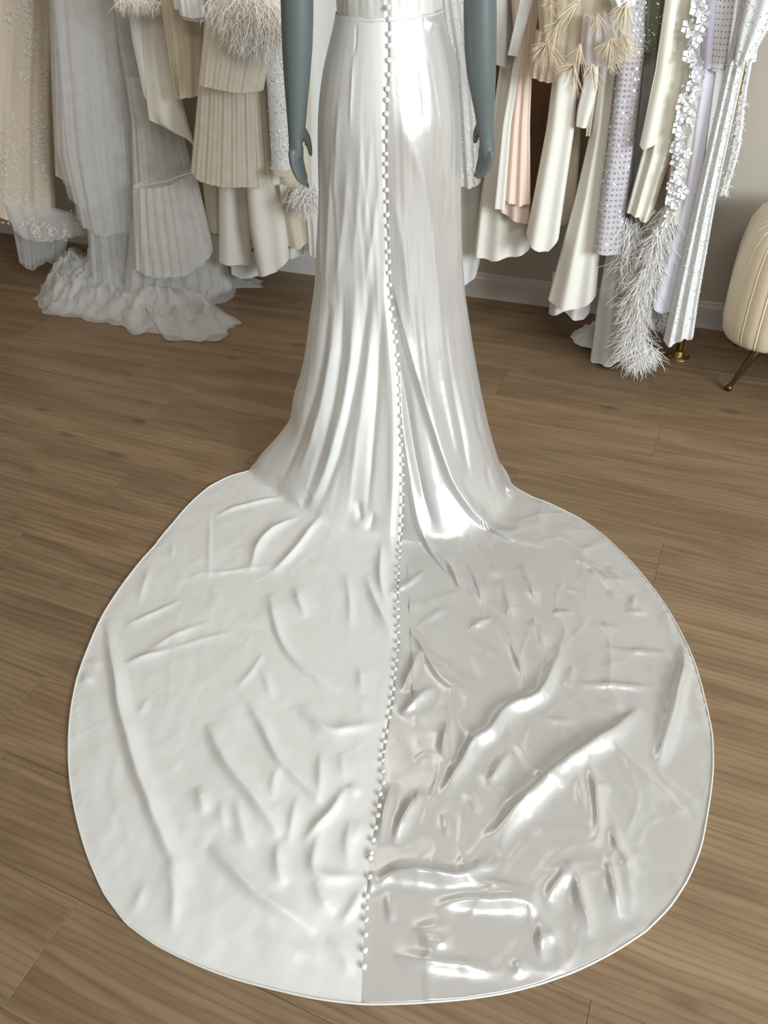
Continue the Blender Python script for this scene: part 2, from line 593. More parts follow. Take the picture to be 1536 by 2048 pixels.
ub = np.concatenate([np.radians(np.linspace(-180, -112, 40))[:-1], np.radians(np.linspace(-112, 112, 1001)), np.radians(np.linspace(112, 180, 40))[1:]])
NU = len(ub)
THm = ub[:, None] + TH0[None, :] * (1 - np.abs(ub)[:, None] / math.pi)
fi = (THm + math.pi) / math.radians(1)
fi = np.clip(fi, 0, 360 - 1e-6)
i0 = fi.astype(int); fr = fi - i0
sj = np.arange(S)[None, :]
Rm = TR[i0, sj] * (1 - fr) + TR[i0 + 1, sj] * fr
Zm = TZ[i0, sj] * (1 - fr) + TZ[i0 + 1, sj] * fr
PB = surf(THm, Rm, Zm)
PB[..., 2] += 0.004


def normals(P):
    du = np.gradient(P, axis=0); dv = np.gradient(P, axis=1)
    n = np.cross(dv, du)
    n /= np.linalg.norm(n, axis=-1)[..., None] + 1e-12
    return n


NB = normals(PB)
if NB[NU // 2, S - 5, 2] < 0: NB = -NB
PXB = project(PB)
vis = ((CAM - PB) * NB).sum(-1) > -0.02


def to_surface(pts, step=12):
    """picture points -> points on the undraped cloth"""
    pts = np.array(pts, float)
    d = np.concatenate([[0], np.cumsum(np.hypot(*np.diff(pts, axis=0).T))])
    n = max(2, int(d[-1] / step) + 1)
    # rounded resample
    q = np.linspace(0, d[-1], n)
    X = np.stack([np.interp(q, d, pts[:, 0]), np.interp(q, d, pts[:, 1])], 1)
    for _ in range(2):
        X[1:-1] = 0.25 * X[:-2] + 0.5 * X[1:-1] + 0.25 * X[2:]
    out, nn = [], []
    for p in X:
        y0, y1 = np.searchsorted(ub, -2.0), np.searchsorted(ub, 2.0)
        sub = PXB[y0:y1:2, ::2]
        dd = (sub[..., 0] - p[0]) ** 2 + (sub[..., 1] - p[1]) ** 2 + np.where(vis[y0:y1:2, ::2], 0, 1e6)
        i, j = np.unravel_index(np.argmin(dd), dd.shape)
        out.append(PB[y0 + 2 * i, 2 * j]); nn.append(NB[y0 + 2 * i, 2 * j])
    out, nn = np.array(out), np.array(nn)
    for _ in range(4):
        if len(out) > 4:
            out[1:-1] = 0.25 * out[:-2] + 0.5 * out[1:-1] + 0.25 * out[2:]
            nn[1:-1] = 0.25 * nn[:-2] + 0.5 * nn[1:-1] + 0.25 * nn[2:]
    return out, nn


# folds: (points, height mm, width mm on the picture-right side when running down, width mm on the other side)
FOLDS = [
    # ---- skirt
    ([(769, 515), (766, 580), (776, 661), (780, 712), (785, 760), (788, 825), (789, 893), (788, 978), (782, 1054), (781, 1088), (788, 1125)], 13, 7, 22),
    ([(741, 555), (734, 620), (721, 705), (710, 760), (697, 828), (676, 910), (649, 989), (630, 1022)], -9, 12, 12),
    ([(686, 568), (685, 637), (680, 719), (669, 790), (649, 876), (611, 996)], -9, 12, 12),
    ([(659, 602), (645, 722), (618, 825), (580, 927), (566, 960)], -8, 12, 12),
    ([(764, 602), (758, 705), (752, 808), (746, 876), (731, 1047)], -8, 10, 12),
    ([(752, 560), (738, 720), (722, 830), (704, 960), (692, 1030)], 7, 14, 14),
    ([(714, 560), (703, 720), (685, 830), (654, 940), (628, 1000), (600, 1030)], 8, 13, 13),
    ([(672, 600), (662, 720), (638, 840), (598, 945)], 7, 13, 13),
    ([(715, 1000), (718, 1045)], -9, 16, 16),
    ([(748, 1020), (735, 1068)], -9, 12, 12),
    ([(620, 985), (600, 1010)], -8, 16, 16),
    ([(786, 565), (806, 654), (824, 722), (840, 773), (860, 842), (878, 903), (899, 961), (927, 1010), (955, 1042), (995, 1072), (1045, 1088), (1105, 1092)], 19, 30, 7),
    ([(795, 740), (803, 842), (813, 910), (826, 996), (840, 1064), (857, 1098), (880, 1130), (902, 1160)], 10, 16, 7),
    ([(795, 700), (812, 800), (828, 900), (848, 1000), (866, 1050)], -9, 10, 10),
    ([(902, 739), (929, 893), (943, 965)], -5, 12, 12), ([(880, 720), (905, 860), (925, 960)], 4, 14, 14),
    ([(950, 800), (965, 900), (985, 985)], -4, 12, 12),
    ([(792, 197), (816, 281), (848, 352), (862, 457), (873, 562), (890, 700)], 4, 16, 16),
    ([(781, 369), (806, 492), (818, 598), (838, 720)], 4, 13, 10), ([(760, 352), (743, 492), (728, 580)], 3.5, 9, 9),
    ([(725, 246), (718, 387), (707, 527)], 3, 10, 10), ([(697, 316), (686, 457), (669, 580)], 3, 10, 10), ([(665, 281), (658, 422), (651, 580)], 3, 9, 9),
    ([(640, 300), (642, 420), (640, 560)], 3, 8, 8), ([(680, 200), (672, 300), (668, 400)], 2.5, 8, 8), ([(742, 260), (735, 380), (728, 480)], 2.5, 8, 8),
    ([(880, 300), (893, 380), (905, 450)], 2.5, 14, 14), ([(905, 320), (912, 440), (915, 560)], 2.5, 10, 10),
    ([(850, 45), (868, 52), (885, 45)], 4, 9, 9), ([(712, 45), (711, 105)], -1.5, 3, 3), ([(708, 110), (702, 190), (701, 262)], 2, 4, 4),
    ([(818, 45), (830, 120), (838, 190), (846, 280)], 1.0, 5, 5), ([(663, 70), (655, 110)], -1.5, 4, 4),
    # ---- train, left of the seam
    ([(213, 1240), (222, 1312), (232, 1356), (241, 1420), (258, 1493), (277, 1552), (302, 1620), (327, 1675), (343, 1716), (375, 1771)], 15, 22, 13),
    ([(412, 1447), (434, 1497), (471, 1552), (512, 1602), (548, 1652), (560, 1668)], 13, 20, 13),
    ([(498, 1406), (521, 1447), (548, 1502), (562, 1529), (594, 1557), (626, 1584), (640, 1602)], 9, 16, 10),
    ([(416, 1693), (466, 1739), (516, 1794), (557, 1816), (603, 1848), (635, 1871)], 12, 20, 11),
    ([(541, 1187), (548, 1246), (564, 1292), (598, 1333), (644, 1360), (685, 1383)], 8, 18, 10),
    ([(589, 1173), (598, 1214), (614, 1237)], 6, 14, 9),
    ([(544, 1146), (589, 1105), (621, 1059), (649, 1018)], 9, 16, 12),
    ([(603, 1032), (557, 1050), (521, 1078), (507, 1110), (503, 1146)], 9, 9, 14),
    ([(567, 991), (512, 1005), (457, 1018), (430, 1037)], 5, 10, 10),
    ([(243, 1333), (293, 1312), (339, 1301)], 6, 8, 10), ([(248, 1255), (302, 1228), (366, 1196)], 4, 8, 9),
    ([(290, 1310), (345, 1270), (420, 1245)], 3, 8, 8), ([(330, 1300), (400, 1280), (470, 1262)], 2.5, 7, 7),
    ([(380, 1150), (480, 1140), (560, 1130)], 2.5, 8, 8), ([(300, 1130), (290, 1170), (272, 1215)], 3, 9, 9),
    ([(420, 1012), (419, 1090), (418, 1173)], 2.5, 5, 5), ([(345, 1080), (344, 1120)], 2.5, 6, 6),
    ([(580, 1406), (612, 1424), (626, 1447), (662, 1467), (712, 1458), (762, 1444)], 7, 12, 9),
    ([(694, 1568), (662, 1634), (623, 1657), (603, 1689)], 8, 9, 9), ([(694, 1568), (718, 1590)], 6, 7, 7),
    ([(644, 1661), (626, 1703), (621, 1748), (649, 1757), (731, 1755)], 7, 9, 9), ([(557, 1675), (553, 1739), (571, 1775)], 7, 10, 9),
    ([(393, 1570), (407, 1616), (412, 1634)], 6, 10, 9), ([(343, 1716), (348, 1785), (348, 1830), (346, 1876)], 5, 9, 9),
    ([(731, 1146), (744, 1192), (767, 1237), (790, 1278)], 8, 12, 10), ([(762, 1082), (760, 1173), (776, 1219)], 7, 9, 9),
    ([(694, 1146), (703, 1219), (699, 1265)], 4, 9, 9), ([(621, 1766), (649, 1803), (671, 1826)], 6, 10, 9),
    ([(680, 1848), (712, 1807), (731, 1766)], 5, 9, 9), ([(594, 1590), (585, 1640), (575, 1700)], 5, 9, 9),
    ([(560, 1530), (540, 1570), (548, 1600)], 4, 9, 9), ([(640, 1500), (642, 1560), (636, 1610)], 5, 9, 9),
    ([(680, 1500), (690, 1560)], 4, 10, 10), ([(470, 1590), (480, 1650), (500, 1700)], 5, 10, 9), ([(440, 1600), (450, 1660)], 4, 9, 9),
    ([(520, 1330), (540, 1370), (545, 1400)], 4, 9, 9), ([(530, 1300), (500, 1350), (470, 1380)], 3, 8, 8), ([(300, 1400), (275, 1430)], 3, 9, 9),
    ([(720, 1330), (722, 1390)], 4, 9, 9), ([(700, 1640), (690, 1700), (705, 1740)], 5, 9, 9), ([(725, 1640), (700, 1700)], 3, 7, 7),
    ([(290, 1760), (268, 1830)], 3, 8, 8), ([(155, 1350), (190, 1362)], 4, 8, 8), ([(168, 1322), (205, 1330)], 3, 7, 7),
    ([(650, 1880), (690, 1905), (700, 1960)], 3, 10, 10), ([(520, 1860), (580, 1900), (640, 1920)], 3, 12, 12),
    # ---- train, right of the seam
    ([(1123, 1296), (1104, 1337), (1082, 1397), (1022, 1410), (995, 1435), (984, 1468), (935, 1487), (922, 1531), (883, 1590)], 14, 18, 10),
    ([(1283, 1420), (1225, 1463), (1172, 1502), (1110, 1545), (1057, 1598), (1018, 1627), (975, 1685)], 17, 26, 13),
    ([(1360, 1287), (1373, 1337), (1355, 1362), (1346, 1424), (1334, 1458), (1312, 1531)], 15, 18, 13),
    ([(1095, 1228), (1150, 1224)], 5, 8, 7), ([(1250, 1224), (1296, 1228)], 6, 8, 6), ([(1265, 1190), (1262, 1218)], 5, 6, 6),
    ([(1127, 1369), (1196, 1374), (1328, 1381)], 6, 9, 6), ([(1196, 1292), (1264, 1306), (1351, 1310)], 5, 9, 7),
    ([(1018, 1502), (999, 1540), (970, 1569)], 7, 11, 8), ([(1076, 1439), (1163, 1449)], 5, 9, 7),
    ([(1172, 1516), (1191, 1579), (1196, 1642), (1196, 1709)], 7, 9, 9), ([(1220, 1656), (1244, 1709), (1273, 1757)], 7, 9, 9),
    ([(1215, 1699), (1225, 1781), (1240, 1839)], 7, 9, 9), ([(1250, 1720), (1262, 1800), (1262, 1850)], 4, 12, 10),
    ([(748, 1776), (767, 1748), (825, 1743), (922, 1757), (955, 1735), (989, 1704)], 12, 9, 14),
    ([(859, 1815), (883, 1800), (960, 1805), (1037, 1800), (1105, 1825)], 8, 9, 12), ([(922, 1762), (999, 1772), (1085, 1800)], 5, 8, 8),
    ([(1143, 1724), (1110, 1776), (1090, 1805)], 6, 9, 8), ([(1143, 1728), (1163, 1805), (1182, 1873)], 6, 10, 8),
    ([(1230, 1492), (1302, 1560), (1399, 1651)], 5, 7, 10), ([(1307, 1536), (1350, 1579), (1399, 1613)], 4, 7, 9),
    ([(877, 1105), (913, 1155), (927, 1196)], 8, 8, 9), ([(931, 1119), (959, 1173), (966, 1214)], 7, 8, 9), ([(1032, 1119), (1054, 1155), (1077, 1219)], 7, 8, 9),
    ([(1005, 1160), (1015, 1205), (1022, 1245)], 5, 8, 8), ([(975, 1130), (1000, 1160)], 5, 8, 8),
    ([(986, 1233), (936, 1260)], 8, 10, 8), ([(900, 1214), (831, 1255)], 6, 10, 8), ([(849, 1142), (822, 1173), (772, 1189)], 8, 9, 8),
    ([(868, 1378), (840, 1401), (799, 1433)], 9, 12, 9), ([(827, 1255), (854, 1310), (872, 1356), (922, 1378), (963, 1406)], 5, 9, 9),
    ([(1013, 1260), (1032, 1310), (1050, 1360)], 4, 8, 8), ([(1177, 1137), (1196, 1164)], 5, 7, 8), ([(1214, 1132), (1246, 1178)], 4, 7, 8),
    ([(1140, 1110), (1200, 1145), (1236, 1200)], 4, 9, 9), ([(1060, 1240), (1090, 1270), (1085, 1310)], 4, 8, 8),
    ([(845, 1579), (811, 1627), (782, 1690)], 8, 12, 9), ([(782, 1569), (753, 1690)], 7, 10, 8), ([(936, 1579), (960, 1632)], 4, 8, 8),
    ([(883, 1627), (898, 1675)], 4, 8, 8), ([(782, 1907), (893, 1926), (1008, 1945)], 6, 10, 12), ([(1081, 1830), (1085, 1883), (1090, 1936)], 4, 8, 8),
    ([(1037, 1921), (1042, 1964)], 4, 8, 8), ([(815, 1862), (905, 1848)], 4, 8, 8), ([(772, 1781), (787, 1854)], 4, 7, 7), ([(830, 1880), (910, 1890)], 5, 10, 10),
    ([(1145, 1330), (1130, 1380)], 4, 8, 8), ([(900, 1440), (880, 1500), (890, 1530)], 5, 10, 9), ([(840, 1300), (815, 1360), (805, 1390)], 6, 9, 8),
    ([(1200, 1560), (1215, 1590)], 3, 8, 8), ([(1150, 1540), (1163, 1590), (1172, 1640)], 4, 9, 9), ([(1010, 1720), (960, 1745)], 4, 8, 8),
    ([(1060, 1880), (1120, 1870)], 4, 9, 9), ([(1290, 1340), (1345, 1345)], 3, 7, 7), ([(1100, 1170), (1180, 1190)], 3, 8, 8), ([(1180, 1250), (1260, 1262)], 3, 8, 8),
    ([(1190, 1410), (1250, 1415)], 3, 8, 8), ([(740, 1745), (748, 1775), (742, 1790)], 5, 6, 6),
]
disp = np.zeros(PB.shape[:2])
flat = np.clip(1 - (PB[..., 2] - 0.004) / 0.05, 0, 1)          # 1 on the floor, 0 up the skirt


def fold(pts3, nn, hgt, wl, wr_, taper=True, soft=False):
    mg = (5 if soft else 3) * max(wl, wr_)
    lo, hi = pts3.min(0) - mg, pts3.max(0) + mg
    msk = np.all((PB > lo) & (PB < hi), axis=-1)
    idx = np.nonzero(msk.ravel())[0]
    if not len(idx): return
    Q = PB.reshape(-1, 3)[idx]; nq = NB.reshape(-1, 3)[idx]
    a, b = pts3[:-1], pts3[1:]
    L = np.concatenate([[0], np.cumsum(np.linalg.norm(b - a, axis=1))])
    best = np.full(len(Q), 1e9); sd = np.zeros(len(Q)); tt = np.zeros(len(Q))
    for i in range(len(a)):
        e = b[i] - a[i]; l2 = e @ e
        if l2 < 1e-10: continue
        t = np.clip((Q - a[i]) @ e / l2, 0, 1)
        df = Q - (a[i] + t[:, None] * e)
        dn = np.linalg.norm(df, axis=1)
        up = dn < best
        s = (np.cross(nn[i], e) * df).sum(1)
        best = np.where(up, dn, best); sd = np.where(up, s, sd)
        tt = np.where(up, (L[i] + t * math.sqrt(l2)) / L[-1], tt)
    w = np.where(sd > 0, wl, wr_)
    k = np.exp(-(np.sqrt(best ** 2 + 0.003 ** 2) / w) ** 1.25) if soft else np.exp(-np.abs(best / w) ** 1.7)
    if taper: k = k * (np.clip(np.minimum(tt, 1 - tt) / 0.36, 0.0, 1) ** 0.9 if soft else np.clip(np.minimum(tt, 1 - tt) / 0.28, 0.0, 1) ** 0.8)
    disp.reshape(-1)[idx] += hgt * k


for pts, hgt, wl, wr_ in FOLDS:
    p3, n3 = to_surface(pts)
    big_ = pts[0][1] > 995 and max(wl, wr_) >= 15
    if big_: hgt, wl, wr_ = hgt * 0.95, wl * 0.72, wr_ * 0.75
    tr_ = pts[0][1] > 995
    if tr_ and np.mean([q[0] for q in pts]) < 765: hgt = hgt * 0.8
    fold(p3, n3, hgt * 0.001 * ((1.9 if len(pts) > 2 else 1.5) if tr_ and not big_ else 1.45 if tr_ else 1.0), wl * 0.001 * (1.1 if tr_ else 1), wr_ * 0.001 * (1.1 if tr_ else 1), soft=tr_ and not big_)
jc = NU // 2
fold(PB[jc], NB[jc], -0.0028, 0.003, 0.003, False)
X_, Y_ = PB[..., 0], PB[..., 1]
hh = (PB - A0) @ HD
wrk = vnoise(X_ * 6, Y_ * 6, 9) * 4.0 + vnoise(X_ * 14, Y_ * 14, 1) * 2.0 + vnoise((X_ + Y_) * 30, (X_ - Y_) * 20, 2) * 1.3 + vnoise(X_ * 60, Y_ * 55, 3) * 0.28
wx, wy = X_ + 0.05 * vnoise(X_ * 7, Y_ * 7, 11), Y_ + 0.05 * vnoise(X_ * 7, Y_ * 7, 12)
rid = (1 - np.abs(vnoise(wx * 8 + wy * 3, wy * 5 - wx * 2, 13))) ** 5 * 3.4 + (1 - np.abs(vnoise(wx * 13 - wy * 6, wy * 9 + wx * 4, 14))) ** 6 * 2.4
wrk = wrk + rid * np.where(hh > 0, 1.0, 0.35)
disp += flat * wrk * 0.001 * np.where(hh > 0, 0.85, 0.55) * np.clip((TR[180][None, :] - 0.33) / 0.1, 0, 1)
# fine gathers running down the skirt
disp += (1 - flat) * 0.0009 * vnoise(THm * 16 + 40, np.broadcast_to(np.linspace(0, 9, S)[None, :], THm.shape), 4) * np.clip(np.linspace(0, S, S)[None, :] / 60, 0, 1)
edge = np.clip((RO[np.clip(np.round(fi).astype(int), 0, 360)] - Rm) / 0.02, 0, 1)
PD = PB + NB * (disp * (0.25 + 0.75 * edge))[..., None]
PD[..., 2] = np.maximum(PD[..., 2], 0.0025 + 0.0008 * edge)
ND = normals(PD)
if ND[NU // 2, S - 5, 2] < 0: ND = -ND

dress = empty('wedding_gown')
tag(dress, 'ivory satin gown with buttoned back and long round train, on a grey mannequin', 'dress')
arcs = np.linspace(0, 2.4, S)
hem = PD[:, -1].copy(); hem[:, 2] = 0.0008
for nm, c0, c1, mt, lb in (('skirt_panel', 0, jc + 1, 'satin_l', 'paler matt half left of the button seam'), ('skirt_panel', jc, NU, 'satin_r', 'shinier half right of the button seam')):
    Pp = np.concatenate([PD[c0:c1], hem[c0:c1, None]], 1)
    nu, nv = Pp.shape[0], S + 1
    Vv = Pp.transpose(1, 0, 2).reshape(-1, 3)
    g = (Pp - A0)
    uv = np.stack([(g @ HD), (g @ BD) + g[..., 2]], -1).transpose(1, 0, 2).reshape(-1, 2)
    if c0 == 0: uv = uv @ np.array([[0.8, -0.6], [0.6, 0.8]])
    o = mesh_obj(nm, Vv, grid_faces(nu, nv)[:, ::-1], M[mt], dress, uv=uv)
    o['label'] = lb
# rolled hem
hb = MB()
sel = [i for i in range(0, NU, 3) if abs(ub[i]) < math.radians(111)]
hb.tube(PD[sel, -1] + np.array([0, 0, 0.0006]), 0.0019, 6)
hb.build('hem', M['button'], dress)

# buttons
BY = [15, 40, 67, 95, 120, 149, 177, 199, 228, 256, 279, 304, 327, 352, 379, 402, 427, 450, 474, 500, 521, 545, 569, 592, 618, 640, 662, 683, 707, 728, 747, 768, 789, 809,
      830, 852, 870, 889, 909, 928, 949, 968, 987, 1009, 1030, 1048, 1070, 1088, 1105, 1118, 1135, 1149, 1163, 1175, 1189, 1206, 1221, 1236, 1254, 1267, 1285, 1303, 1324,
      1341, 1359, 1379, 1398, 1417, 1438, 1465, 1483, 1505, 1525, 1546, 1566, 1592, 1615, 1631, 1655, 1681, 1705, 1719, 1755, 1794, 1818, 1841, 1872, 1905, 1933]
ph = np.arange(14) * 2 * np.pi / 14
bm_ = MB()
prof = [(0.0046, -0.0015), (0.0060, 0.0002), (0.0062, 0.0014), (0.0052, 0.0028), (0.0030, 0.0038), (0.0008, 0.0041)]
bm_.lathe((0, 0, 0), prof, 14)
ob = bm_.build('button', M['button'], dress)
first = True
lb_ = MB()
pmc = project(PD[jc])


def put_button(P, n):
    global first
    n = n + rng.normal(0, 0.22, 3); n /= np.linalg.norm(n)
    o = ob if first else ob.copy()
    if not first:
        COL.objects.link(o)
    first = False
    o.rotation_euler = Vector(n).to_track_quat('Z', 'Y').to_euler()
    o.location = P
    s = rng.uniform(0.84, 0.94)
    o.scale = (s, s, s)
    o.parent = dress


for y in BY:
    if y < 40: continue
    j = int(np.argmin(np.abs(pmc[:, 1] - y) + np.where(np.arange(S) < 2, 0, 0)))
    i = jc + (3 if PB[jc, j, 2] < 0.1 else 6)
    n = ND[jc + 12, j]
    t = PD[jc, min(j + 1, S - 1)] - PD[jc, j - 1]; t /= np.linalg.norm(t)
    side = np.cross(t, NB[jc, j]); side = side if side @ HD > 0 else -side
    P = PD[jc, j] + side * 0.0022 + NB[jc, j] * 0.0042
    put_button(P, NB[jc, j])
    a = PD[jc, j] + NB[jc, j] * 0.0035
    lb_.tube([a - side * 0.006 - t * 0.003, a - side * 0.0015 + NB[jc, j] * 0.001, a - side * 0.006 + t * 0.003], 0.0006, 5)
tag(lb_.build('button_loops', M['button'], dress), kind='stuff')

# bodice: follows the body above the waist seam
nb, nz = 160, 46
top = []
Bz = np.linspace(0, 1, nz)
w0l, w0r = SL[0, 1] * scl[0], SR[0, 1] * scr[0]
V = []
for t in Bz:
    z = ZW - 0.004 + t * 0.20
    k = 1 + 0.20 * t * t - 0.03 * math.sin(t * 3)
    for i in range(nb):
        th = -math.pi + 2 * math.pi * i / nb
        s_, c_ = math.sin(th), math.cos(th)
        w = abs(w0r if s_ > 0 else w0l) * 1.012
        d = 0.094 if c_ > 0 else 0.095
        r = k / math.sqrt((s_ / w) ** 2 + (c_ / d) ** 2)
        r += 0.0016 * math.sin(th * 14 + 3 * t) * (0.3 + t) + 0.0009 * math.sin(th * 37 + 1) * min(1, 4 * t) * (1 - t) * (c_ > 0)
        if abs(th - TH0[0]) < 0.035: r -= 0.0025
        V.append(loc(r * s_, r * c_, z))
bod = mesh_obj('bodice', V, grid_faces(nb, nz, True), M['satin_b'], dress)
ws = MB()
ring = np.array(V[:nb] + V[:1]) + np.array([0, 0, 0.001])
ws.tube(ring, 0.0022, 6)
ws.build('waist_seam', M['satin_b'], dress)
for y in (15, 40, -12, -40, -66):
    if y == 40: continue
    P = on_body(776 - 2 * (y < 0), y, 0.108 - (0.006 if y > 0 else -0.004 * (y < -30)))
    put_button(P, BD)

# ------------------------------------------------------------------ mannequin
mq = MB()


def oval_tube(rows, n=40):
    """rows: (h, b, z, half width, half depth)"""
    ph = np.arange(n) * 2 * np.pi / n
    V = np.concatenate([np.array([loc(h + w * math.cos(a), b + d * math.sin(a), z) for a in ph]) for h, b, z, w, d in rows])
    fc = [tuple(f) for f in grid_faces(n, len(rows), True)] + [tuple(range(n))[::-1], tuple((len(rows) - 1) * n + i for i in range(n))]
    mq.add(V, fc)


hc = ((SL[0, 1] + SR[0, 1]) / 2)
oval_tube([(0, -.01, .80, .11, .08), (0, .0, .90, .125, .105), (0, .01, 1.0, .125, .105), (hc * .7, .0, 1.10, .108, .085), (hc, -.005, 1.19, .094, .072), (hc, -.005, 1.26, .100, .074),
           (hc, -.008, 1.36, .120, .085), (hc, -.01, 1.44, .140, .085), (hc, -.01, 1.50, .155, .068), (hc, -.012, 1.54, .10, .055), (hc, -.015, 1.57, .056, .05), (hc, -.02, 1.66, .05, .05)])
for sg in (-1, 1):
    oval_tube([(sg * .06, 0, .86, .07, .08), (sg * .065, 0, .72, .066, .07), (sg * .062, .0, .5, .046, .05), (sg * .06, .02, .34, .045, .048), (sg * .058, .01, .12, .026, .03),
               (sg * .058, .0, .03, .028, .035), (sg * .058, -.04, .008, .035, .09)], 24)
mq.box(loc(0, -0.02, 0.006), (0.0001, 0.0001, 0.0001))


def arm(px, sx, depth=0.02):
    """px: (y, x left edge, x right edge) down one arm"""
    rows = []
    for y, xl, xr in px:
        a, c = on_body(xl, y, depth), on_body(xr, y, depth)
        q = (a + c) / 2 - A0
        rows.append((q @ HD, q @ BD, q[2], np.linalg.norm(c - a) / 2, np.linalg.norm(c - a) / 2 * (0.98 if y < 220 else 0.9)))
    h0, b0, z0, w0, d0 = rows[0]
    pre = [(hc + sx * .150, -.01, 1.525, .030, .035), (hc + sx * .172, 0.0, 1.49, .047, .048), (hc + sx * .182, .005, 1.42, .046, .048),
           (h0 * .4 + (hc + sx * .188) * .6, .012, 1.33, .042, .044)]
    oval_tube(pre + rows, 36)


def finger(pts, r0, r1, base=0.02):
    P = np.array([on_body(x, y, base + d) for x, y, d in pts])
    t = np.linspace(0, 1, len(P)); q = np.linspace(0, 1, 14)
    P = np.stack([np.interp(q, t, P[:, i]) for i in range(3)], 1)
    for _ in range(3): P[1:-1] = .25 * P[:-2] + .5 * P[1:-1] + .25 * P[2:]
    rad = np.interp(q, [0, .5, .85, .95, 1], [r0, (r0 + r1) / 2, r1, r1 * .85, r1 * .45])
    mq.tube(P, rad, 14)


arm([(-30, 560, 627), (40, 562, 627), (100, 564, 625), (150, 567, 621), (190, 570, 617), (225, 573, 614), (250, 575, 612), (270, 576.5, 609), (290, 577, 605), (310, 577.5, 602), (325, 580, 600)], -1)
# back of the hand, four fingers and thumb
finger([(592, 262, .0), (594, 290, .004), (596, 318, .002)], .0150, .0110)
finger([(599, 290, -.012), (600, 318, -.014), (606, 338, -.020), (613.5, 362, -.020)], .0095, .0058)      # index
finger([(594, 300, -.004), (594, 325, -.004), (602, 350, -.008), (618, 376, -.008)], .0100, .0062)        # middle
finger([(588, 300, .004), (588, 325, .006), (596, 350, .004), (612, 373, .000)], .0098, .0060)            # ring
finger([(583, 302, .012), (584, 326, .016), (592, 350, .014), (603, 366, .010)], .0085, .0054)            # little
finger([(604, 262, -.004), (612, 272, -.012), (618, 288, -.016), (622, 313, -.016)], .0115, .0058)        # thumb
arm([(-30, 927, 993), (40, 927, 993.5), (100, 929, 993), (150, 934, 992), (190, 942, 990), (225, 949, 988.5), (250, 953, 987.5), (270, 957, 988), (290, 960, 989.5), (310, 962, 988), (325, 965, 985)], 1)
finger([(970, 262, .0), (972, 290, .004), (974, 318, .002)], .0150, .0115)
finger([(965, 295, -.014), (963, 318, -.020), (957, 333, -.026), (953, 346, -.026)], .0095, .0060)
finger([(972, 300, -.002), (969, 322, -.004), (960, 340, -.008), (948, 354, -.008)], .0100, .0064)
finger([(978, 302, .006), (976, 325, .006), (966, 344, .004), (953, 358, .002)], .0096, .0060)
finger([(983, 302, .012), (981, 326, .014), (972, 344, .012), (962, 355, .010)], .0085, .0054)
finger([(961, 250, -.012), (954, 262, -.024), (951, 276, -.030), (949.5, 288, -.030)], .0105, .0058)
mann = mq.build('mannequin', M['mann'])
tag(mann, 'blue-grey mannequin wearing the satin gown, its arms hanging at its sides', 'mannequin')
rm = mann.modifiers.new('skin', 'REMESH')
rm.mode = 'VOXEL'; rm.voxel_size = 0.0032; rm.use_smooth_shade = True
sm_ = mann.modifiers.new('soften', 'SMOOTH'); sm_.factor = 0.5; sm_.iterations = 6

# ------------------------------------------------------------------ the clothes on the rail
RAIL_Y, RAIL_Z = 2.72, 1.68
NADIR = (886.0, 2870.0)
crepe = lambda n, c, **k: cloth(n, c, 0.62, 0.3, 0.2, 0.10, 240, 0.015, **k)
M['ivory'] = crepe('ivory_crepe', (236, 231, 219))
M['white'] = crepe('white_crepe', (236, 235, 232))
M['cream'] = crepe('cream_crepe', (233, 223, 200))
M['blush'] = crepe('blush_crepe', (238, 214, 196))
M['beige'] = crepe('beige_crepe', (212, 199, 176))
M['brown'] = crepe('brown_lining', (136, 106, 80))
M['grey_white'] = crepe('cool_white_crepe', (222, 220, 215))
M['lavender'] = crepe('lavender_crepe', (240, 238, 250))
M['mauve'] = crepe('mauve_crepe', (190, 180, 192))
M['champagne'] = satin('champagne_satin', (214, 198, 172), 0.36, 0.5, 0.0, 0.1)
M['slip'] = satin('ivory_slip_satin', (236, 232, 216), 0.38, 0.5, 0.0, 0.1)
M['lace_ground'] = cloth('beige_lace_ground', (222, 207, 187), 0.9, 0.1, 0.1, 0.3, 300, 0.06)
M['lace_white'] = cloth('white_lace_thread', (235, 228, 216), 0.85, 0.15, 0.1, 0.3, 300, 0.04)
M['tulle_white'] = sheer('white_tulle', (246, 243, 236), 0.84)
M['tulle_thin'] = sheer('thin_white_tulle', (248, 247, 244), 0.46)
M['tulle_grey'] = sheer('cool_grey_tulle', (240, 238, 233), 0.84)
M['tulle_ivory'] = sheer('ivory_pleated_tulle', (244, 236, 220), 0.92)
M['tulle_nude'] = sheer('nude_tulle', (226, 210, 186), 0.88)
M['organza'] = sheer('white_organza', (232, 226, 224), 0.70)
M['feather'] = cloth('white_feather', (240, 236, 230), 0.7, 0.2, 0.3, 0, 10, 0.03)
M['feather_pink'] = cloth('pale_feather', (244, 236, 226), 0.7, 0.2, 0.3, 0, 10, 0.04)
M['feather_grey'] = cloth('grey_feather', (206, 202, 200), 0.7, 0.2, 0.3, 0, 10, 0.04)
M['raffia'] = cloth('frayed_cream_thread', (226, 210, 182), 0.7, 0.2, 0.2, 0, 10, 0.06)
M['pink_thread'] = cloth('pink_thread', (232, 164, 164), 0.7, 0.2, 0.2, 0, 10, 0.08)
M['silver_mesh'] = cloth('silver_lilac_mesh', (206, 200, 204), 0.7, 0.25, 0.1, 0.2, 300, 0.05)
M['glitter_white'] = cloth('white_sequin_cloth', (228, 227, 224), 0.5, 0.5, 0.1, 0.7, 420, 0.12)
M['sequin'] = plain('silver_sequin', (226, 224, 226), 0.25, 0.75)
M['sequin_clear'] = plain('clear_white_sequin', (236, 236, 240), 0.15, 0.35, 0.8)
M['stud'] = plain('dark_stud', (70, 64, 60), 0.25, 1.0)
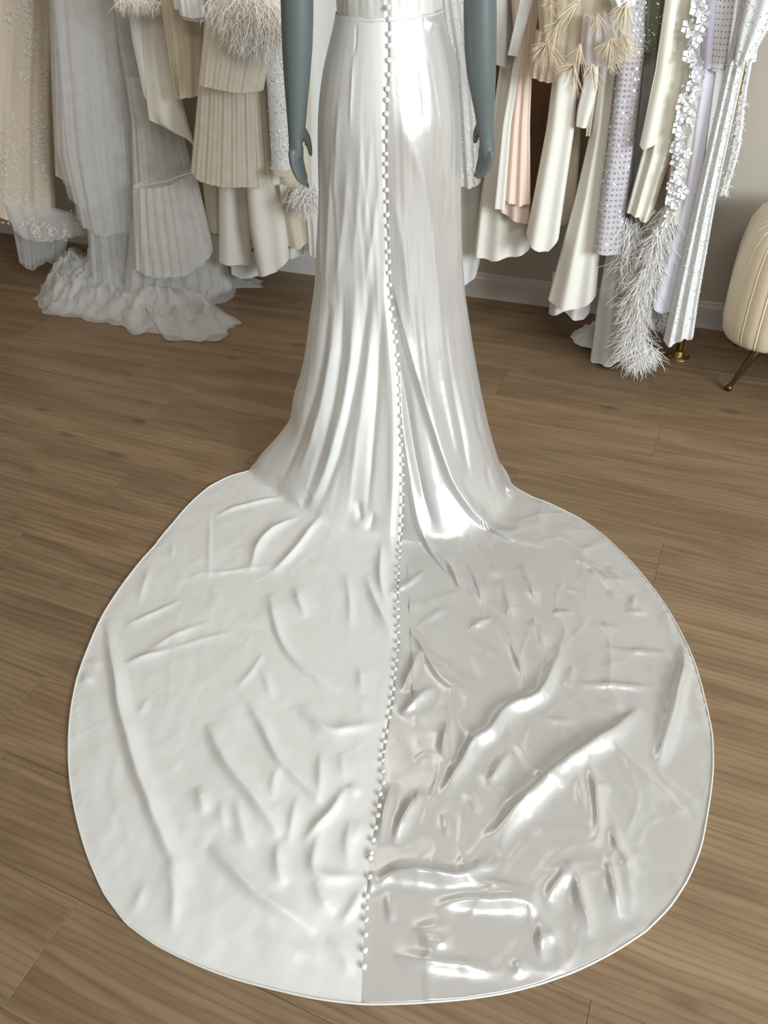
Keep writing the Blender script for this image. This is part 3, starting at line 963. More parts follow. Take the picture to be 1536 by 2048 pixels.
M['pearl'] = plain('pearl_bead', (240, 237, 232), 0.2, 0.0, 0.8)
M['sage'] = cloth('sage_beaded_cloth', (112, 122, 98), 0.6, 0.3, 0.1, 0.6, 260, 0.25)
M['petal'] = cloth('white_organza_petal', (238, 237, 238), 0.75, 0.2, 0.2, 0.1, 200, 0.03)


def follow(y0, x0, y):
    """where the vertical through picture point (x0, y0) passes height y"""
    return x0 + (NADIR[0] - x0) * (y - y0) / (NADIR[1] - y0)


class Surf:
    """front of a hanging cloth: grid of points and normals"""
    pass


def drape(name, rows, hem, Y, b, mat, parent=None, folds=((3, .010),), seed=0, top=True, nu=56, nv=44, hemjit=0.0, twist=0.25, topl=None):
    """A hanging cloth tube. rows: (y, x left, x right) down its outline; hem: points along its lower edge."""
    rg = np.random.default_rng(seed + 100)
    rows = sorted(rows)
    if top and rows[0][0] <= 10:
        y0, a, c = rows[0]
        rows = [(-430, follow(y0, a, -430) * .9 + follow(y0, c, -430) * .1, follow(y0, c, -430) * .9 + follow(y0, a, -430) * .1)] + rows
    ry = np.array([r[0] for r in rows], float)
    rl = np.array([r[1] for r in rows], float); rr = np.array([r[2] for r in rows], float)
    hem = np.array(hem, float)
    yc = ry[-1]; xc = (rl[-1] + rr[-1]) / 2
    P0 = on_depth(xc, yc, Y)
    Nh = CAM - P0; Nh[2] = 0; Nh /= np.linalg.norm(Nh)
    u = np.cos(np.linspace(math.pi, 0, nu))
    u = 0.6 * u + 0.4 * np.linspace(-1, 1, nu)
    fr = (u + 1) / 2
    xa, xb = hem[0, 0], hem[-1, 0]
    hy = np.interp(xa + fr * (xb - xa), hem[:, 0], hem[:, 1])
    hy = hy + hemjit * smooth1(rg.normal(0, 1, nu), 5)
    t = np.linspace(0, 1, nv)[:, None]
    yt = np.full(nu, ry[0])
    if topl:
        tl = np.array(topl, float)
        yt = np.interp(tl[0, 0] + fr * (tl[-1, 0] - tl[0, 0]), tl[:, 0], tl[:, 1])
    y = yt[None, :] + t * (hy - yt)[None, :]

    def ex(yy, r):
        v = np.interp(yy, ry, r)
        if len(ry) > 1:
            s = (r[-1] - r[-2]) / max(ry[-1] - ry[-2], 1)
            v = v + np.maximum(yy - ry[-1], 0) * s
        return v
    xl, xr = ex(y, rl), ex(y, rr)
    x = xl + fr[None, :] * (xr - xl)
    D = np.stack([(x - W / 2) / F, (y - HPX / 2) / F, np.ones_like(x)], -1) @ CB
    tt = ((P0 - CAM) @ Nh) / (D @ Nh)
    P = CAM + D * tt[..., None]
    dome = np.sqrt(np.clip(1 - u ** 2, 0, 1)) ** 0.8
    wob = np.zeros_like(x)
    yy = np.clip((y + 100) / 500, 0, 1.3)
    for k, (nf, amp) in enumerate(folds):
        p = rg.uniform(0, 6.28)
        wob += 0.62 * amp * (0.35 + 0.65 * yy) * np.sin(nf * math.pi * u[None, :] * (1 + 0.06 * np.sin(2 * t + p)) + p + twist * np.sin(3 * t + 2 * p))
    wob += 0.004 * vnoise(x * 0.02 + 7 * seed, y * 0.006, seed + 5)
    tp = 0.55 + 0.45 * yy
    env = np.minimum(1, dome * 1.8)
    Fp = P + Nh * (b * dome * tp + wob * env)[..., None]
    Bp = P + Nh * (-max(b, 0.11 if top else 0) * dome * tp + wob * 0.6 * env - 0.002)[..., None]
    ring = np.concatenate([Fp, Bp[:, -2:0:-1]], 1)
    n = ring.shape[1]
    V = ring.reshape(-1, 3)
    V[:, 2] = np.maximum(V[:, 2], 0.004)
    V[:, 1] = np.minimum(V[:, 1], WALL_Y - 0.02)
    fc = grid_faces(n, nv, True)
    cap = np.array([[0, n - 1 - i if i else 0, 0, 0] for i in range(0)], dtype=int)
    o = mesh_obj(name, V, fc, mat, parent, uv=np.stack([V[:, 0], V[:, 2]], 1))
    s = Surf()
    s.o, s.P, s.N, s.x, s.y = o, Fp, Nh, x, y
    s.top = (P[0, nu // 2]).copy()
    du, dv = np.gradient(Fp, axis=1), np.gradient(Fp, axis=0)
    nn = np.cross(du, dv); nn /= np.linalg.norm(nn, axis=-1)[..., None] + 1e-9
    sg = np.sign((nn @ Nh)); sg[sg == 0] = 1
    s.Nn = nn * sg[..., None]
    return s


def garment(name, label, cat, group=None):
    e = empty(name)
    return tag(e, label, cat, group)


def hang(s, parent):
    """a slim wooden hanger with its hook, over the rail"""
    T = s.top
    b_ = MB()
    R_ = np.array([T[0], RAIL_Y, RAIL_Z])
    q = [T + np.array([0, 0, -0.03]), T + (R_ - T) * 0.5 + np.array([0, 0, .0]), R_ + np.array([0, -.018, .0]), R_ + np.array([0, -.012, .016]), R_ + np.array([0, .004, .018]), R_ + np.array([0, .016, .006])]
    b_.tube(q, 0.0022, 6)
    b_.build('hanger_hook', M['brass'], parent)


def ribbons(mb, roots, dirs, length, width=0.0012, droop=0.5, curl=0.4, seg=5, seed=0):
    """thin curved barbs: roots and directions (n,3)"""
    rg = np.random.default_rng(seed)
    n = len(roots)
    dirs = dirs / (np.linalg.norm(dirs, axis=1)[:, None] + 1e-9)
    L = length * rg.uniform(0.55, 1.15, n)
    cv = rg.normal(0, curl, (n, 3))
    P = []
    p = roots.copy(); d = dirs.copy()
    for k in range(seg + 1):
        P.append(p.copy())
        d = d + cv / seg + np.array([0, 0, -droop / seg])
        d /= np.linalg.norm(d, axis=1)[:, None]
        p = p + d * (L / seg)[:, None]
    P = np.array(P)                                   # seg+1, n, 3
    P[..., 2] = np.maximum(P[..., 2], 0.003)
    view = CAM - P; view /= np.linalg.norm(view, axis=-1)[..., None]
    T = np.gradient(P, axis=0)
    sd = np.cross(T, rg.normal(0, 1, (1, n, 3)) * 0.8 + view); sd /= np.linalg.norm(sd, axis=-1)[..., None] + 1e-9
    w = (width * (1 - 0.75 * np.linspace(0, 1, seg + 1)))[:, None, None]
    V = np.stack([P - sd * w, P + sd * w], 2)          # seg+1, n, 2, 3
    V = V.transpose(1, 0, 2, 3).reshape(-1, 3)
    base = np.arange(n)[:, None] * (2 * (seg + 1))
    k = np.arange(seg)[None, :] * 2
    a = base + k
    fc = np.stack([a, a + 1, a + 3, a + 2], -1).reshape(-1, 4)
    mb.V.append(V); mb.Fc.append(fc + mb.n); mb.n += len(V)


class RB:
    def __init__(s): s.V, s.Fc, s.n = [], [], 0

    def build(s, name, mat, parent):
        o = mesh_obj(name, np.concatenate(s.V), np.concatenate(s.Fc), mat, parent, smooth=False)
        return tag(o, kind='stuff')


def plume(parent, name, path, Y, spread_px, count, length, mat, seed=0, droop=0.8, curl=0.5, down=0.6, width=0.0012, clump=0):
    """feathers along a picture path hung at depth Y"""
    rg = np.random.default_rng(seed + 900)
    path = np.array(path, float)
    d = np.concatenate([[0], np.cumsum(np.hypot(*np.diff(path, axis=0).T))])
    q = rg.uniform(0, d[-1], count)
    if clump:
        cl = rg.uniform(0, d[-1], clump); q = cl[rg.integers(0, clump, count)] + rg.normal(0, 4, count)
    x = np.interp(q, d, path[:, 0]) + rg.normal(0, spread_px, count)
    y = np.interp(q, d, path[:, 1]) + rg.normal(0, spread_px * 0.6, count)
    P0 = on_depth(path[:, 0].mean(), path[:, 1].mean(), Y)
    Nh = CAM - P0; Nh[2] = 0; Nh /= np.linalg.norm(Nh)
    D = np.stack([(x - W / 2) / F, (y - HPX / 2) / F, np.ones_like(x)], -1) @ CB
    R = CAM + D * (((P0 - CAM) @ Nh) / (D @ Nh))[:, None]
    R = R + Nh * rg.normal(0, 0.012, (count, 1))
    H_ = np.array([Nh[1], -Nh[0], 0])
    dr = H_ * rg.normal(0, 0.8, (count, 1)) + Nh * rg.uniform(-0.1, 0.7, (count, 1)) + np.array([0, 0, -1.0]) * down
    rb = RB()
    ribbons(rb, R, dr, length, width, droop, curl, 5, seed)
    return rb.build(name, mat, parent)


def sprinkle(s, parent, name, mat, count=0, size=0.002, grid=None, tilt=0.3, seed=0, ymin=-20, sides=6, dome=0.0, region=None):
    """small discs laid on the front of a cloth, scattered or in rows"""
    rg = np.random.default_rng(seed + 50)
    nv, nu = s.x.shape
    if grid:
        gu, gv = grid
        iu, iv = np.meshgrid(np.linspace(2, nu - 3, gu), np.linspace(1, nv - 1.5, gv))
        iu, iv = iu.ravel(), iv.ravel()
    else:
        iu, iv = rg.uniform(1, nu - 2, count), rg.uniform(0, nv - 1.01, count)
    i0, j0 = iu.astype(int), iv.astype(int)
    fu, fv = (iu - i0)[:, None], (iv - j0)[:, None]

    def g(A):
        A = A if A.ndim == 3 else A[..., None]
        i1, j1 = np.minimum(i0 + 1, nu - 1), np.minimum(j0 + 1, nv - 1)
        return (A[j0, i0] * (1 - fu) + A[j0, i1] * fu) * (1 - fv) + (A[j1, i0] * (1 - fu) + A[j1, i1] * fu) * fv
    ok = g(s.y)[:, 0] > ymin
    if region is not None: ok &= region(g(s.x)[:, 0], g(s.y)[:, 0])
    Pp, Nn = g(s.P)[ok], g(s.Nn)[ok]
    n = len(Pp)
    Nn = Nn + rg.normal(0, tilt, (n, 3)); Nn /= np.linalg.norm(Nn, axis=1)[:, None]
    a = np.cross(Nn, np.array([0.3, 0.2, 1.0])); a /= np.linalg.norm(a, axis=1)[:, None]
    bb_ = np.cross(Nn, a)
    sz = size * rg.uniform(0.75, 1.25, n)[:, None] if not grid else np.full((n, 1), size)
    C = Pp + g(s.Nn)[ok] * 0.0022
    V = [C + Nn * (dome * sz + 0.0003)]
    for k in range(sides):
        ph = 2 * math.pi * k / sides
        V.append(C + sz * (a * math.cos(ph) + bb_ * math.sin(ph)))
    V = np.stack(V, 1).reshape(-1, 3)
    base = np.arange(n)[:, None] * (sides + 1)
    k = np.arange(sides)[None, :]
    fc = np.stack([np.broadcast_to(base, (n, sides)), base + 1 + k, base + 1 + (k + 1) % sides], -1).reshape(-1, 3)
    o = mesh_obj(name, V, fc, mat, parent, smooth=bool(dome))
    return tag(o, kind='stuff')


def applique(s, parent, name, mat, seeds, seed=0):
    """lace sprays: small raised petals in clusters; seeds: (x, y, spread px, count)"""
    rg = np.random.default_rng(seed + 70)
    pts = []
    for x, y, sp, c in seeds:
        q = rg.normal(0, 1, (c, 2)) * np.array([sp * 0.55, sp])
        pts.append(np.stack([x + q[:, 0], y + q[:, 1]], 1))
    pts = np.concatenate(pts)
    V, Fc, n = [], [], 0
    flat_x, flat_y = s.x.ravel(), s.y.ravel()
    for p in pts:
        k = np.argmin((flat_x - p[0]) ** 2 + (flat_y - p[1]) ** 2)
        if (flat_x[k] - p[0]) ** 2 + (flat_y[k] - p[1]) ** 2 > 200: continue
        C = s.P.reshape(-1, 3)[k]; Nn = s.Nn.reshape(-1, 3)[k]
        # exact picture position on the cloth
        C = on_plane(p[0], p[1], C, s.N) + Nn * 0.004
        a = np.cross(Nn, [0, 0, 1.0]); a /= np.linalg.norm(a); b_ = np.cross(Nn, a)
        r0 = rg.uniform(0, 6.28); np_ = rg.integers(3, 6)
        for m_ in range(np_):
            ang = r0 + m_ * 6.28 / np_
            dv = a * math.cos(ang) + b_ * math.sin(ang); sv = -a * math.sin(ang) + b_ * math.cos(ang)
            L = rg.uniform(0.004, 0.009)
            V += [C, C + dv * L * .55 + sv * L * .35 + Nn * .001, C + dv * L + Nn * .0012, C + dv * L * .55 - sv * L * .35 + Nn * .001]
            Fc.append((n, n + 1, n + 2, n + 3)); n += 4
    return tag(mesh_obj(name, V, Fc, mat, parent, smooth=False), kind='stuff')


def puddle(parent, name, outline, centre, hgt, mat, amp=0.02, seed=0, nr=34, nt=200, lift=0.004):
    """crumpled net lying on the floor inside a picture outline"""
    rg = np.random.default_rng(seed + 33)
    o3 = np.array([on_floor(*q) for q in outline])
    d = np.concatenate([[0], np.cumsum(np.linalg.norm(np.diff(np.concatenate([o3, o3[:1]]), axis=0), axis=1))])
    cl = np.concatenate([o3, o3[:1]])
    q = np.linspace(0, d[-1], nt, endpoint=False)
    O = np.stack([np.interp(q, d, cl[:, i]) for i in range(3)], 1)
    C = on_floor(*centre)
    r = np.linspace(0, 1, nr)[:, None]
    rip = 1 + 0.05 * vnoise(q * 22, q * 0 + seed, seed)
    P = C + (O - C)[None] * (r * rip[None, :])[..., None]
    X, Y_ = P[..., 0], P[..., 1]
    f1 = 1 - np.abs(vnoise(X * 8 + seed, Y_ * 8, seed + 1)); f2 = 1 - np.abs(vnoise(X * 17, Y_ * 17 + seed, seed + 2)); f3 = vnoise(X * 45, Y_ * 45, seed + 3)
    ang = np.arctan2(Y_ - C[1], X - C[0])
    rad = 0.5 + 0.5 * np.sin(ang * 13 + 3 * vnoise(X * 6, Y_ * 6, seed + 4))
    env = np.clip((1 - r) * 3.0, 0.12, 1)
    P[..., 2] = lift + hgt * (1 - r) ** 1.3 + amp * env * (1.5 * f1 ** 4 + 0.9 * f2 ** 4 + 0.6 * rad ** 2 + 0.15)
    P[..., 2] = np.maximum(P[..., 2], lift)
    V = P.reshape(-1, 3)
    return mesh_obj(name, V, grid_faces(nt, nr, True), mat, parent)


# --- far left: lace gown
g = garment('lace_gown', 'beige gown with white floral lace and scalloped hem, at far left of the rail', 'dress', None)
s = drape('skirt', [(0, -70, 112), (200, -90, 106), (430, -110, 112)], [(-110, 405), (0, 428), (30, 436), (60, 432), (112, 428)], 2.50, .06, M['lace_ground'], g, ((5, .012), (9, .006)), 1)
applique(s, g, 'lace_applique', M['lace_white'], [(55, 10, 22, 70), (62, 90, 26, 90), (20, 30, 14, 25), (18, 300, 24, 60), (70, 250, 26, 80), (85, 290, 22, 60), (60, 390, 26, 80),
                                                  (20, 240, 14, 25), (90, 150, 14, 25), (0, 400, 24, 60), (30, 420, 16, 50), (90, 340, 12, 25), (10, 330, 18, 30), (45, 150, 12, 18)], 1)
hang(s, g)
s = drape('lace_overlay', [(405, 8, 172), (440, 20, 178)], [(20, 462), (40, 478), (70, 482), (110, 476), (150, 470), (178, 466)], 2.585, .02, M['tulle_thin'], g, ((6, .008),), 2, top=False, topl=[(20, 408), (112, 418), (178, 436)])
applique(s, g, 'lace_applique', M['lace_white'], [(75, 455, 12, 34), (100, 458, 10, 26), (150, 440, 12, 20), (50, 450, 8, 14), (130, 462, 9, 16)], 3)
s = drape('petticoat', [(430, 20, 150), (520, 38, 126)], [(38, 525), (60, 538), (90, 520), (126, 530)], 2.62, .03, M['tulle_thin'], g, ((5, .012),), 3, top=False)

# --- white tulle gown with its train on the floor
g = garment('tulle_train_gown', 'white layered tulle gown with tiny beads, its train heaped on the floor', 'dress')
s = drape('upper_layer', [(0, 98, 236), (150, 102, 250), (340, 110, 236)], [(112, 350), (140, 360), (165, 378), (200, 378), (236, 350)], 2.60, .06, M['tulle_white'], g, ((4, .012), (11, .005)), 4)
hang(s, g)
sprinkle(s, g, 'beads', M['pearl'], 110, 0.0021, seed=4, dome=.8)
s = drape('under_layer', [(0, 112, 232), (300, 118, 240), (360, 125, 238)], [(125, 366), (238, 372)], 2.63, .04, M['tulle_white'], g, ((6, .010),), 5)
s = drape('middle_layer', [(280, 130, 262), (440, 155, 272)], [(155, 440), (200, 455), (225, 448), (272, 470)], 2.68, .03, M['tulle_white'], g, ((6, .010), (13, .004)), 6, top=False)
s = drape('lower_layer', [(330, 175, 275), (480, 182, 300), (570, 188, 330)], [(188, 585), (250, 570), (330, 590)], 2.70, .04, M['tulle_white'], g, ((6, .012), (12, .005)), 7, top=False)
sprinkle(s, g, 'beads', M['pearl'], 40, 0.002, seed=7, dome=.8)
OUTL = [(75, 600), (90, 560), (130, 540), (190, 530), (300, 545), (400, 560), (425, 605), (470, 640), (474, 658), (455, 672), (405, 692), (330, 680), (312, 660), (265, 672), (250, 655), (210, 646), (140, 640), (82, 626)]
puddle(g, 'train', OUTL, (230, 570), .09, M['tulle_thin'], .028, 1)
puddle(g, 'train', [(85, 605), (140, 545), (230, 535), (330, 550), (390, 600), (300, 640), (200, 640), (120, 630)], (215, 575), .13, M['tulle_thin'], .026, 5)
puddle(g, 'train', [(215, 630), (250, 590), (330, 570), (420, 610), (470, 645), (450, 670), (400, 685), (335, 672), (270, 668)], (340, 610), .06, M['tulle_thin'], .032, 9)
puddle(g, 'train', [(78, 590), (110, 535), (165, 505), (215, 540), (225, 600), (180, 632), (110, 622)], (160, 565), .11, M['tulle_thin'], .026, 12)

drape('net_layer', [(0, 104, 242), (300, 128, 264), (440, 158, 272)], [(158, 446), (200, 462), (240, 452), (272, 474)], 2.535, .07, M['tulle_thin'], g, ((5, .012), (12, .004)), 80)
drape('net_layer', [(0, 128, 262), (300, 162, 285), (560, 182, 330)], [(182, 560), (250, 585), (330, 570)], 2.56, .07, M['tulle_thin'], g, ((6, .012), (14, .004)), 81)
drape('net_layer', [(0, 104, 236), (300, 112, 232), (390, 135, 232)], [(135, 395), (170, 408), (205, 398), (232, 412)], 2.525, .07, M['tulle_thin'], g, ((7, .010),), 82)

# --- tiered tulle gown
g = garment('tiered_tulle_gown', 'cool white tulle gown in gathered tiers, standing out beside the heaped tulle train', 'dress')
s = drape('upper_tier', [(0, 228, 270), (80, 236, 275), (240, 262, 330)], [(262, 236), (330, 246)], 2.66, .05, M['tulle_grey'], g, ((9, .004),), 8); hang(s, g)
s = drape('middle_tier', [(150, 250, 330), (240, 262, 360), (350, 264, 388)], [(264, 374), (300, 369), (345, 358), (388, 344)], 2.64, .06, M['tulle_grey'], g, ((12, .005), (5, .006)), 9, top=False)
s = drape('gathered_tier', [(346, 264, 392), (500, 268, 428)], [(268, 535), (300, 545), (360, 540), (400, 520), (430, 498)], 2.545, .06, M['tulle_grey'], g, ((9, .007), (19, .003)), 10, top=False, topl=[(264, 374), (300, 368), (340, 360), (362, 350), (392, 343)], nu=90)
hm = MB(); hm.tube([on_depth(x, y, 2.535) for x, y in ((265, 374), (285, 371), (310, 366), (335, 362), (360, 352), (388, 345))], 0.0022, 6); hm.build('tier_edge', M['white'], g)
s = drape('lowest_tier', [(440, 262, 432), (560, 250, 462)], [(250, 600), (330, 590), (420, 600), (462, 590), (472, 580)], 2.60, .07, M['tulle_grey'], g, ((8, .012), (17, .004)), 11, top=False)
puddle(g, 'hem_spread', [(270, 560), (330, 540), (440, 530), (500, 560), (530, 565), (525, 578), (470, 580), (470, 600), (430, 612), (330, 600)], (400, 565), .06, M['tulle_thin'], .02, 21)

# --- asymmetric crepe skirt
g = garment('pointed_crepe_skirt', 'ivory crepe skirt with a pointed, folded hem beside the satin trouser leg', 'skirt')
s = drape('back_panel', [(0, 285, 335), (100, 285, 345), (200, 292, 365), (240, 298, 374), (285, 360, 388)], [(296, 238), (330, 262), (372, 283), (380, 300), (388, 296)], 2.58, .025, M['ivory'], g, ((2, .010),), 12); hang(s, g)
s = drape('front_panel', [(20, 256, 292), (80, 264, 300), (165, 282, 318)], [(282, 190), (290, 216), (300, 200), (318, 174)], 2.53, .012, M['white'], g, ((1.5, .006),), 13, top=False)

g = garment('satin_trousers', 'champagne satin trousers, one leg hanging with a pressed crease and turned hem', 'trousers')
s = drape('leg', [(0, 320, 404), (100, 335, 406), (180, 347, 402)], [(347, 197), (398, 190)], 2.52, .03, M['champagne'], g, ((2.5, .012),), 14); hang(s, g)
cr = MB(); cr.tube([on_depth(x, y, 2.475) for x, y in ((325, -40), (335, 40), (345, 110), (358, 192))], 0.002, 6); cr.build('crease', M['champagne'], g)

g = garment('ruffled_blouse', 'white blouse with a doubled ruffle hem above the satin trousers', 'blouse')
s = drape('body', [(0, 345, 412), (15, 348, 412)], [(348, 18), (412, 22)], 2.47, .02, M['white'], g, ((3, .006),), 15); hang(s, g)
drape('ruffle', [(-8, 352, 413), (28, 360, 413)], [(360, 30), (385, 36), (413, 32)], 2.45, .025, M['white'], g, ((5, .010),), 16, top=False)
drape('ruffle', [(12, 360, 412), (38, 366, 411)], [(366, 38), (390, 43), (411, 42)], 2.46, .02, M['white'], g, ((5, .010),), 17, top=False)

g = garment('feather_stole', 'pale feather stole at the top edge above the pointed crepe skirt', 'stole')
s = drape('band', [(0, 232, 318), (6, 234, 318)], [(234, 8), (318, 8)], 2.48, .02, M['feather_pink'], g, ((3, .006),), 18); hang(s, g)
plume(g, 'feathers', [(236, 0), (275, 2), (316, 4)], 2.46, 5, 420, .045, M['feather_pink'], 1)

g = garment('feather_jacket', 'ivory feather jacket over the pleated tulle dress, beside the left arm of the mannequin', 'jacket')
s = drape('body', [(0, 435, 562), (60, 450, 560)], [(450, 62), (500, 85), (560, 92)], 2.46, .03, M['feather'], g, ((3, .008),), 19); hang(s, g)
plume(g, 'feathers', [(445, 0), (470, 20), (500, 40), (530, 55), (556, 70)], 2.43, 15, 1500, .075, M['feather_pink'], 2)
plume(g, 'feathers', [(470, -10), (520, 10), (552, 30)], 2.42, 16, 900, .07, M['feather_pink'], 3)
plume(g, 'feathers', [(465, 60), (500, 80), (520, 85)], 2.43, 8, 500, .06, M['feather'], 4)

g = garment('pleated_tulle_dress', 'short ivory dress in two tiers of pleated tulle, over cream trousers', 'dress')
s = drape('lower_tier', [(140, 400, 526), (250, 390, 536), (345, 381, 544)], [(381, 343), (400, 358), (440, 366), (500, 368), (545, 371)], 2.52, .05, M['tulle_ivory'], g, ((15, .005), (6, .006)), 20, top=False, nu=150)
s = drape('upper_tier', [(0, 412, 560), (60, 408, 552), (165, 397, 530)], [(397, 168), (430, 172), (480, 180), (530, 178)], 2.48, .06, M['tulle_ivory'], g, ((13, .004), (5, .006)), 21, nu=150); hang(s, g)

g = garment('sequin_sheath', 'short silver sequin sheath with a banded hem, left of the mannequin hand', 'dress')
s = drape('body', [(0, 524, 600), (110, 530, 598), (330, 543, 596)], [(543, 344), (600, 348)], 2.56, .03, M['glitter_white'], g, ((1.5, .004),), 22); hang(s, g)
sprinkle(s, g, 'sequins', M['sequin_clear'], 1200, 0.0024, tilt=.5, seed=22)
sprinkle(s, g, 'sequins', M['sequin'], 300, 0.0022, tilt=.5, seed=23)
drape('hem_band', [(336, 541, 600), (346, 542, 601)], [(542, 347), (601, 350)], 2.54, .035, M['beige'], g, ((1, .002),), 23, top=False)

g = garment('cream_trousers', 'wide cream crepe trousers hanging below the pleated tulle dress', 'trousers')
drape('leg', [(330, 437, 502), (520, 438, 503)], [(438, 523), (503, 527)], 2.64, .03, M['ivory'], g, ((1.5, .010),), 24, top=False)
drape('leg', [(330, 490, 556), (450, 499, 572), (535, 514, 581)], [(514, 550), (545, 540), (582, 514)], 2.63, .03, M['ivory'], g, ((1.5, .010),), 25, top=False)
s = drape('waist', [(0, 450, 545), (340, 440, 552)], [(440, 345), (552, 345)], 2.68, .025, M['ivory'], g, ((2, .006),), 26); hang(s, g)
drape('lining', [(500, 460, 555), (540, 462, 556)], [(462, 548), (480, 554), (556, 541)], 2.70, .02, M['grey_white'], g, ((2, .006),), 27, top=False)

g = garment('buttercream_dress', 'plain buttercream dress, a narrow strip between tiered tulle and cream trousers', 'dress')
s = drape('body', [(0, 402, 452), (330, 402, 448), (460, 415, 442)], [(415, 462), (442, 463)], 2.70, .025, M['cream'], g, ((1, .008),), 28); hang(s, g)

g = garment('beige_dress', 'beige crepe dress behind the cream trousers, below the sequin sheath', 'dress')
s = drape('body', [(0, 545, 620), (345, 544, 622), (430, 556, 628), (480, 570, 632)], [(570, 490), (600, 492), (632, 465)], 2.70, .03, M['beige'], g, ((2, .012),), 29); hang(s, g)
drape('belt_end', [(370, 558, 574), (402, 563, 574)], [(563, 404), (574, 404)], 2.62, .006, M['ivory'], g, ((1, .003),), 30, top=False)
drape('lining', [(440, 560, 612), (500, 570, 608)], [(570, 518), (608, 505)], 2.74, .02, M['grey_white'], g, ((1.5, .006),), 31, top=False)

g = garment('feather_cuff_gown', 'white gown seen between left arm and satin skirt, with a feather cuff near the hand', 'dress')
s = drape('body', [(0, 600, 690), (380, 596, 690), (420, 600, 690)], [(600, 425), (690, 425)], 2.80, .03, M['grey_white'], g, ((2, .010),), 32); hang(s, g)
plume(g, 'feather_cuff', [(600, 388), (620, 385), (645, 395)], 2.60, 12, 900, .07, M['feather'], 5, droop=.5)
drape('lace_end', [(430, 612, 640), (500, 618, 642)], [(618, 510), (642, 514)], 2.70, .01, M['tulle_white'], g, ((2, .006),), 33, top=False)

# --- right of the gown
g = garment('pearl_cape', 'sheer beaded cape with scattered pearls between satin skirt and right arm', 'cape')
s = drape('body', [(0, 880, 928), (130, 896, 950), (355, 912, 962)], [(912, 366), (940, 372), (962, 362)], 2.56, .03, M['tulle_grey'], g, ((3, .008),), 34); hang(s, g)
sprinkle(s, g, 'pearls', M['pearl'], 90, 0.0034, seed=34, dome=.8)
sprinkle(s, g, 'beads', M['sequin'], 260, 0.0016, seed=35, tilt=.5)

g = garment('round_hem_gown', 'cool white gown with a rounded hem just right of the satin skirt', 'dress')
s = drape('body', [(0, 900, 975), (350, 905, 965), (470, 900, 968), (520, 900, 960)], [(900, 556), (935, 562), (955, 545), (960, 520)], 2.72, .04, M['grey_white'], g, ((2, .010),), 36); hang(s, g)

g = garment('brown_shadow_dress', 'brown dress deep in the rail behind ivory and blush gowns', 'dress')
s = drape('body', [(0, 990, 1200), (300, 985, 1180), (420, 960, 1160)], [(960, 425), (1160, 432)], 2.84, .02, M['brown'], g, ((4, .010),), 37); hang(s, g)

g = garment('ivory_flared_gown', 'ivory crepe gown with a wide flared hem, right of the mannequin hand', 'dress')
s = drape('body', [(0, 1008, 1055), (130, 1000, 1058), (300, 975, 1060), (420, 958, 1060), (490, 950, 1060)], [(950, 508), (985, 513), (1030, 505), (1060, 495)], 2.62, .04, M['ivory'], g, ((2.5, .014),), 38); hang(s, g)
g = garment('white_jacket', 'white jacket, its sleeve end showing just right of the right arm', 'jacket')
s = drape('sleeve', [(0, 984, 1015), (110, 990, 1013)], [(990, 128), (1010, 134)], 2.54, .02, M['white'], g, ((1, .005),), 39); hang(s, g)

g = garment('blush_gown', 'blush pink crepe gown with long folds and layered hem over the ivory flared gown', 'dress')
s = drape('under_layer', [(0, 1022, 1078), (110, 1030, 1066), (250, 1012, 1060), (420, 1000, 1061)], [(1000, 420), (1030, 436), (1050, 445), (1061, 440)], 2.56, .025, M['blush'], g, ((2, .012),), 40); hang(s, g)
drape('over_layer', [(0, 1026, 1082), (110, 1036, 1064), (250, 1018, 1060), (390, 1005, 1061)], [(1005, 396), (1035, 408), (1061, 406)], 2.53, .02, M['blush'], g, ((2.5, .010),), 41)
drape('front_fold', [(0, 1030, 1052), (110, 1030, 1044), (250, 1005, 1022), (400, 990, 1011)], [(990, 416), (1011, 419)], 2.50, .010, M['ivory'], g, ((1, .004),), 42)
drape('stole_end', [(0, 1040, 1066), (90, 1020, 1042)], [(1020, 110), (1036, 112)], 2.47, .008, M['white'], g, ((1, .004),), 43)

g = garment('ivory_column_gown', 'narrow ivory crepe gown with a rounded dip at its hem, under the frayed tufts', 'dress')
s = drape('body', [(0, 1115, 1165), (150, 1106, 1158), (250, 1094, 1150), (400, 1066, 1128), (465, 1053, 1119)], [(1053, 466), (1066, 486), (1085, 497), (1102, 497), (1119, 474)], 2.52, .035, M['ivory'], g, ((1.5, .012),), 44); hang(s, g)
drape('back_layer', [(220, 1128, 1164), (430, 1118, 1152)], [(1118, 447), (1152, 440)], 2.64, .02, M['beige'], g, ((1.5, .008),), 45, top=False)

g = garment('ivory_cardigan', 'ivory top whose two slim cuffs hang between narrow column and A-line gowns', 'top')
s = drape('sleeve', [(0, 1172, 1204), (170, 1166, 1196), (215, 1155, 1186), (245, 1152, 1176)], [(1152, 251), (1176, 255)], 2.50, .014, M['ivory'], g, ((1, .005),), 46); hang(s, g)
drape('sleeve', [(150, 1180, 1200), (262, 1172, 1182)], [(1172, 272), (1182, 270)], 2.53, .010, M['beige'], g, ((1, .004),), 47, top=False)

